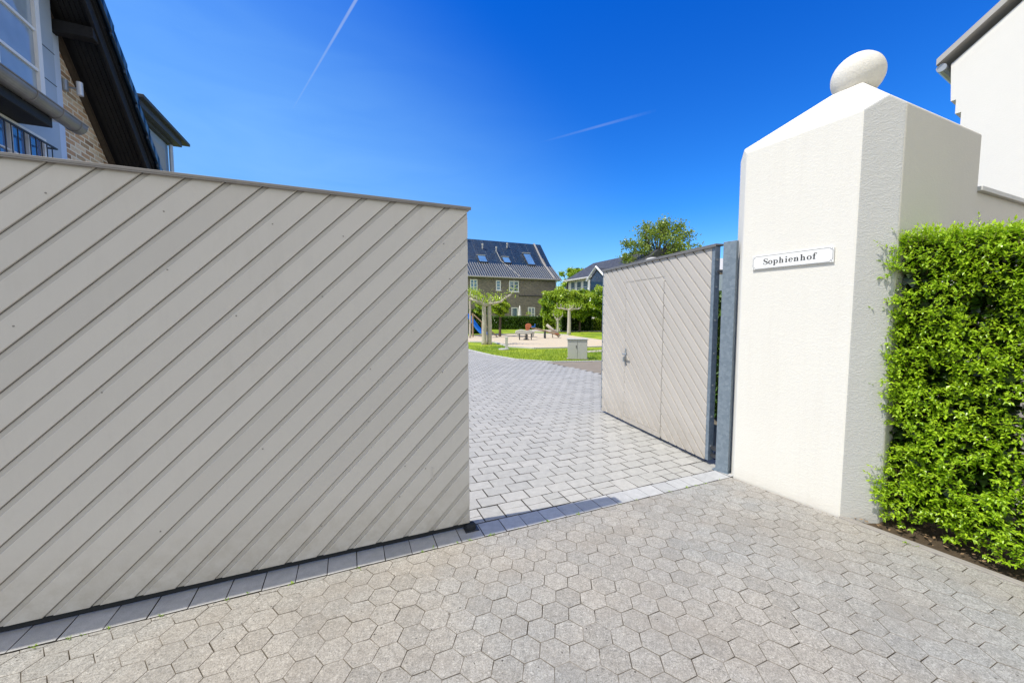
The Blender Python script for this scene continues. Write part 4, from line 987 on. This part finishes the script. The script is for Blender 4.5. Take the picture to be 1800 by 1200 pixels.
# flat-roofed annex beyond the gable
ax=thing('annex_house','blue grey clad annex with flat overhanging roof just beyond the gabled house','house',(0,0,0),ANG)
mb=MB(); mb.box(-9,-4.6,12.2,14.05,0,6.42); mb.build('wall',basic('annex_cladding',(.26,.31,.37),.5,.1,3,.4),ax)
mb=MB(); mb.box(-9.4,-4.25,11.8,14.62,6.66,6.74); mb.box(-9.3,-4.35,11.9,14.3,6.50,6.659); mb.box(-9.2,-4.5,12.0,14.1,6.43,6.499); mb.build('flat_roof',basic('annex_roof',(.045,.05,.058),.6,.2,4,.4),ax,bevel=.008)
mb=MB(); mb.box(-4.599,-4.57,12.5,13.75,4.2,6.2); mb.build('panel',basic('annex_panel',(.30,.30,.285),.6,.05),ax)
mb=MB(); mb.tube([(-4.5,13.95,6.4),(-4.5,13.95,0)],.05,8); mb.build('downpipe',M['zincc'],ax)

# ------------------------------------------------------------------ white building upper right
wb=thing('white_house','tall plain white rendered house gable at the upper right','house',(8.1,7.0,0),atan2(-.8753,.4837)); M['verge']=basic('pale_verge_metal',(.42,.40,.37),.6,.1,5,.4)
mb=MB(); mb.prism([(-.235,6.16),(-.205,5.50),(-.14,5.50),(-.14,5.25),(-.066,5.25),(-.066,0),(8,0),(8,9.0),(4.2,9.55)],0,7.0,0,'y'); mb.build('wall',M['stuccow'],wb,fix=True)
mb=MB(); 
mb.hull8([(-.40,-.10,6.20),(4.2,-.10,9.74),(4.2,7.1,9.74),(-.40,7.1,6.20),(-.40,-.10,6.31),(4.2,-.10,9.86),(4.2,7.1,9.86),(-.40,7.1,6.31)]); mb.build('roof',M['verge'],wb,fix=True)
mb=MB(); mb.tube([(-.34,-.06,6.14),(-.34,7.0,6.14)],.07,10); mb.build('gutter',M['zinc'],wb)

# ------------------------------------------------------------------ court furniture
cb=thing('utility_cabinet','light grey utility cabinet standing on the lawn beside the curved kerb','cabinet',(2.16,13.87,0),-.15)
mb=MB(); mb.hull8([(-.10,.0,0),(.60,.0,0),(.60,.34,0),(-.10,.34,0),(-.12,-.0,.72),(.60,-.0,.72),(.60,.34,.72),(-.12,.34,.72)]); mb.build('body',M['greybox'],cb,bevel=.012)
mb=MB(); mb.box(-.15,.63,-.03,.37,.7205,.765); mb.build('lid',M['greybox'],cb,bevel=.015)
mb=MB(); mb.box(.24,.246,-.004,-.001,.05,.7); mb.box(.19,.21,-.012,-.001,.42,.52); mb.build('door_seam',M['dark'],cb)
mb=MB(); mb.box(-.14,.64,-.03,.38,-.02,.03); mb.build('plinth',M['kerb'],cb)
bo=thing('bollard','small pale post on a round base in the lawn left of the cabinet','bollard',(-.26,17.9,0))
mb=MB(); mb.box(-.065,.065,-.065,.065,.03,.60); mb.build('post',M['kerbl'],bo,bevel=.01)
mb=MB(); mb.tube([(-.12,0,0),(-.12,0,.05)],.26,16); mb.build('base',M['kerbl'],bo)
# slide
sl=thing('playground_slide','blue plastic playground slide at the left edge of the court opening','slide',(-2.75,30.0,0),-.35)
mb=MB(); pr=[(-1.15,1.62),(-.75,1.58),(-.4,1.15),(0,.62),(.35,.28),(.75,.16)]
for (a,b_),(c,d) in zip(pr,pr[1:]):
    mb.hull8([(a,-.26,b_-.05),(c,-.26,d-.05),(c,.26,d-.05),(a,.26,b_-.05),(a,-.26,b_),(c,-.26,d),(c,.26,d),(a,.26,b_)])
    for y_ in (-.30,.26): mb.hull8([(a,y_,b_-.05),(c,y_,d-.05),(c,y_+.04,d-.05),(a,y_+.04,b_-.05),(a,y_,b_+.16),(c,y_,d+.16),(c,y_+.04,d+.16),(a,y_+.04,b_+.16)])
mb.build('chute',M['blue'],sl)
mb=MB()
for x_,z_ in ((-1.1,2.3),(-.85,1.9),(.55,.15)):
    for y_ in (-.33,.33): mb=MB(); mb.tube([(x_,y_,0),(x_,y_,z_)],.05,8); mb.build('post',M['wood'],sl)
for k in range(5): mb=MB(); mb.tube([(-1.15,-.3,.25+k*.28),(-1.15,.3,.25+k*.28)],.03,6); mb.build('rung',M['wood'],sl)
cbm=thing('climbing_beam','slanting timber climbing beam leaning between slide and plane tree','climbing frame',(-2.2,28.5,0))
mb=MB(); mb.tube([(-.75,0,1.75),(.35,0,.75),(1.1,0,.0)],.045,8); mb.tube([(-.75,.0,0),(-.75,0,1.8)],.06,8); mb.tube([(-.1,.5,0),(-.1,.5,1.1)],.045,8); mb.build('beam',M['wood'],cbm)
# spring rider with round brown head
sr=thing('spring_rider','grey spring rider with round brown head on the play sand','spring rider',(.95,25.2,0))
mb=MB(); mb.tube([(0,0,0),(0,0,.06)],.2,14); mb.build('base',M['dark'],sr)
mb=MB(); mb.tube([(.10*cos(a*.7),.10*sin(a*.7),.05+a*.008) for a in range(46)],.022,5); mb.build('spring',M['dark'],sr)
mb=MB(); mb.prism([(-.75,.45),(-.70,.62),(-.3,.70),(.05,.62),(.28,.68),(.42,.58),(.36,.40),(.0,.38),(-.4,.36)],-.11,.11,0,'y'); mb.build('body',M['greybox'],sr,bevel=.03)
mb=MB(); mb.prism([(-.02,.62),(.20,.62),(.24,.80)]+[(.14+.21*cos(radians(a)),.93+.17*sin(radians(a))) for a in range(-20,200,20)],-.07,.07,0,'y'); mb.build('head',M['red'],sr,bevel=.02)
mb=MB(); mb.tube([(.1,-.22,.80),(.1,.22,.80)],.02,6); mb.build('handle',M['dark'],sr)
for x_ in (-.45,.33): mb=MB(); mb.tube([(x_,-.12,.0),(x_,-.1,.42)],.04,6); mb.build('leg',M['dark'],sr)
# seesaw
ss=thing('seesaw','timber seesaw with blue seat and tyre stops right of the spring rider','seesaw',(2.35,27.0,0),.1)
mb=MB(); mb.tube([(-1.0,0,.78),(0,0,.52),(1.0,0,.22)],.06,8); mb.build('plank',M['wood'],ss)
mb=MB(); mb.tube([(0,-.2,0),(0,-.1,.55)],.05,8); mb.tube([(0,.2,0),(0,.1,.55)],.05,8); mb.build('fulcrum',M['dark'],ss)
mb=MB(); mb.box(-1.05,-.75,-.15,.15,.80,.86); mb.tube([(-.72,-.18,1.0),(-.72,.18,1.0)],.02,6); mb.tube([(-.72,0,.8),(-.72,0,1.0)],.02,6); mb.build('seat',M['blue'],ss)
mb=MB(); mb.box(.72,1.02,-.15,.15,.30,.36); mb.tube([(.70,-.18,.5),(.70,.18,.5)],.02,6); mb.build('seat',M['red'],ss)
sb=thing('sand_table','low grey stone play table behind the seesaw','play table',(1.2,28.6,0))
mb=MB(); mb.box(-.9,.5,-.3,.3,.36,.44); mb.box(-.8,-.65,-.2,.2,0,.359); mb.box(.3,.45,-.2,.2,0,.359); mb.build('table',M['greybox'],sb,bevel=.01)
sk=thing('stepping_log','pale timber log leaning beside the seesaw','log',(3.0,27.6,0),.3)
mb=MB(); mb.tube([(-.5,0,.95),(.5,0,.12)],[.10,.13],10); mb.tube([(.1,.3,0),(-.1,.0,.6)],.04,6); mb.build('log',M['bark'],sk,smooth=True)
# closed parasol, table and chair on the terrace
pr_=thing('closed_parasol','closed off-white garden parasol standing on the terrace before the brick house','parasol',(.98,48.2,0))
mb=MB(); mb.tube([(0,0,0),(0,0,2.95)],.03,8); mb.build('pole',M['zinc'],pr_)
mb=MB(); mb.tube([(0,0,.9),(0,0,1.0),(0,0,1.7),(0,0,2.5),(0,0,2.9)],[.16,.24,.21,.14,.03],12); mb.build('folded_canopy',M['cloth'],pr_,smooth=True)
tb=thing('garden_table','small terrace table with planter right of the closed parasol','table',(2.1,48.0,0))
mb=MB(); mb.tube([(0,0,1.70),(0,0,1.75)],.45,14); mb.tube([(0,0,0),(0,0,1.7)],.05,8); mb.build('table',M['wood'],tb)
mb=MB(); crown(mb,(0,0,1.9),(.3,.3,.2),160,.1,seed=90); mb.build('plant',M['leafb'],tb)

# ------------------------------------------------------------------ contrails
def contrail(label,p0,p1,r0,r1,dens,seed,fade):
    mb=MB(); n=26; a=Vector(p0); b_=Vector(p1)
    pts=[a+(b_-a)*(i/n) for i in range(n+1)]; ws=[r0+(r1-r0)*(i/n) for i in range(n+1)]
    seg=14; mb.tube(pts,ws,seg,cap=False)
    mb.r=[]
    for i in range(n):
        for k in range(seg): mb.r.append(fade(i/n))
    o=mb.build('contrail',mat_contrail('vapour_'+str(seed),dens,.004),None,smooth=True)
    tag(o,label,'contrail'); return o
contrail('bright straight contrail running steeply down the sky above the left leaf',(-810,2240,1860),(-1326,2381,1254),10,4,.30,1,lambda f:max(0,1-f)**.8)
contrail('faint wide contrail low in the sky left of the white pillar',(930,2540,1325),(199,2737,1212),12,7,.085,2,lambda f:max(0,sin(pi*min(1,f*.95+.05)))**1.5)

# ------------------------------------------------------------------ world, sun, camera
EL=radians(61.0); dl=radians(4.5)
sx=-(E_[0]*cos(dl))+N_[0]*sin(dl); sy=-(E_[1]*cos(dl))+N_[1]*sin(dl)
sd=Vector((sx*cos(EL),sy*cos(EL),sin(EL)))
world=bpy.data.worlds.new('World'); SC.world=world; world.use_nodes=True; nt=world.node_tree; nt.nodes.clear()
out=nt.nodes.new('ShaderNodeOutputWorld'); bg=nt.nodes.new('ShaderNodeBackground'); nt.links.new(bg.outputs[0],out.inputs[0])
sky=nt.nodes.new('ShaderNodeTexSky'); sky.sky_type='NISHITA'; sky.sun_disc=False; sky.sun_elevation=EL; sky.sun_rotation=atan2(sd.x,sd.y); sky.altitude=50; sky.air_density=1.0; sky.dust_density=.4; sky.ozone_density=2.5
def wn(t,**k):
    x=nt.nodes.new(t)
    for a,b_ in k.items(): setattr(x,a,b_)
    return x
hs=wn('ShaderNodeHueSaturation'); hs.inputs['Hue'].default_value=.515; hs.inputs['Saturation'].default_value=1.32; hs.inputs['Value'].default_value=1.75; nt.links.new(sky.outputs[0],hs.inputs['Color'])
tc=wn('ShaderNodeTexCoord'); sep=wn('ShaderNodeSeparateXYZ')
tr_=wn('ShaderNodeValToRGB'); el=tr_.color_ramp.elements; el[0].position=.0; el[0].color=(.80,.93,1,1); el[1].position=.62; el[1].color=(.04,.58,.98,1); e2=el.new(.25); e2.color=(.27,.76,1,1)
tm=wn('ShaderNodeMix',data_type='RGBA',blend_type='MULTIPLY'); tm.inputs[0].default_value=1; nt.links.new(sep.outputs[2],tr_.inputs[0]); nt.links.new(hs.outputs[0],tm.inputs[6]); nt.links.new(tr_.outputs[0],tm.inputs[7]); nt.links.new(tc.outputs['Generated'],sep.inputs[0])
# bright cloud added in the unseen sky behind the camera, filling the shaded gate
nz=wn('ShaderNodeTexNoise'); nz.inputs['Scale'].default_value=2.6; nz.inputs['Detail'].default_value=7; nz.inputs['Roughness'].default_value=.6; nt.links.new(tc.outputs['Generated'],nz.inputs['Vector'])
cr=wn('ShaderNodeValToRGB'); cr.color_ramp.elements[0].position=.42; cr.color_ramp.elements[1].position=.58; nt.links.new(nz.outputs['Fac'],cr.inputs[0])
mr=wn('ShaderNodeMapRange'); mr.inputs['From Min'].default_value=.05; mr.inputs['From Max'].default_value=-.35; mr.inputs['To Min'].default_value=0; mr.inputs['To Max'].default_value=1; nt.links.new(sep.outputs[1],mr.inputs[0])
mu=wn('ShaderNodeMath',operation='MULTIPLY'); nt.links.new(cr.outputs[0],mu.inputs[0]); nt.links.new(mr.outputs[0],mu.inputs[1])
mx=wn('ShaderNodeMix',data_type='RGBA'); mx.inputs[7].default_value=(12.0,11.2,8.7,1); nt.links.new(mu.outputs[0],mx.inputs[0]); hz=wn('ShaderNodeVectorMath',operation='DOT_PRODUCT'); hz.inputs[1].default_value=(-.72,.62,-.62); nt.links.new(tc.outputs['Generated'],hz.inputs[0])
hr=wn('ShaderNodeMapRange'); hr.interpolation_type='SMOOTHSTEP'; hr.inputs['From Min'].default_value=.12; hr.inputs['From Max'].default_value=.86; hr.inputs['To Max'].default_value=.9; nt.links.new(hz.outputs['Value'],hr.inputs[0])
hw=wn('ShaderNodeTexNoise'); hw.inputs['Scale'].default_value=3.5; hw.inputs['Detail'].default_value=6; hw.inputs['Distortion'].default_value=.8
hmp=wn('ShaderNodeMapping'); hmp.inputs['Rotation'].default_value=(0,.5,.6); hmp.inputs['Scale'].default_value=(1,1,5); nt.links.new(tc.outputs['Generated'],hmp.inputs[0]); nt.links.new(hmp.outputs[0],hw.inputs['Vector'])
hwr=wn('ShaderNodeMapRange'); hwr.inputs['From Min'].default_value=.35; hwr.inputs['From Max'].default_value=.75; hwr.inputs['To Min'].default_value=.9; hwr.inputs['To Max'].default_value=1.15; nt.links.new(hw.outputs['Fac'],hwr.inputs[0])
hm=wn('ShaderNodeMath',operation='MULTIPLY'); nt.links.new(hr.outputs[0],hm.inputs[0]); nt.links.new(hwr.outputs[0],hm.inputs[1]); hm.use_clamp=True
hx_=wn('ShaderNodeMix',data_type='RGBA'); hx_.inputs[7].default_value=(1.75,4.1,7.8,1); nt.links.new(hm.outputs[0],hx_.inputs[0]); nt.links.new(tm.outputs[2],hx_.inputs[6])
nt.links.new(hx_.outputs[2],mx.inputs[6])
nt.links.new(mx.outputs[2],bg.inputs[0]); bg.inputs[1].default_value=.13
sun=bpy.data.lights.new('sun','SUN'); sun.energy=4.9; sun.angle=radians(.53); sun.color=(1,.95,.85)
so=bpy.data.objects.new('sun',sun); C.objects.link(so); so.rotation_euler=sd.to_track_quat('Z','Y').to_euler(); so.location=(0,0,20)
cam=bpy.data.cameras.new('camera'); cam.sensor_width=36; cam.lens=665/1800*36; cam.clip_start=.05; cam.clip_end=12000
co=bpy.data.objects.new('camera',cam); C.objects.link(co); co.location=(0,0,1.6); co.rotation_euler=(radians(90)-math.atan(45/665),0,0)
SC.camera=co
SC.view_settings.view_transform='Standard'; SC.view_settings.look='None'; SC.view_settings.exposure=0; SC.view_settings.gamma=1
SC.cycles.max_bounces=8; SC.cycles.transparent_max_bounces=16
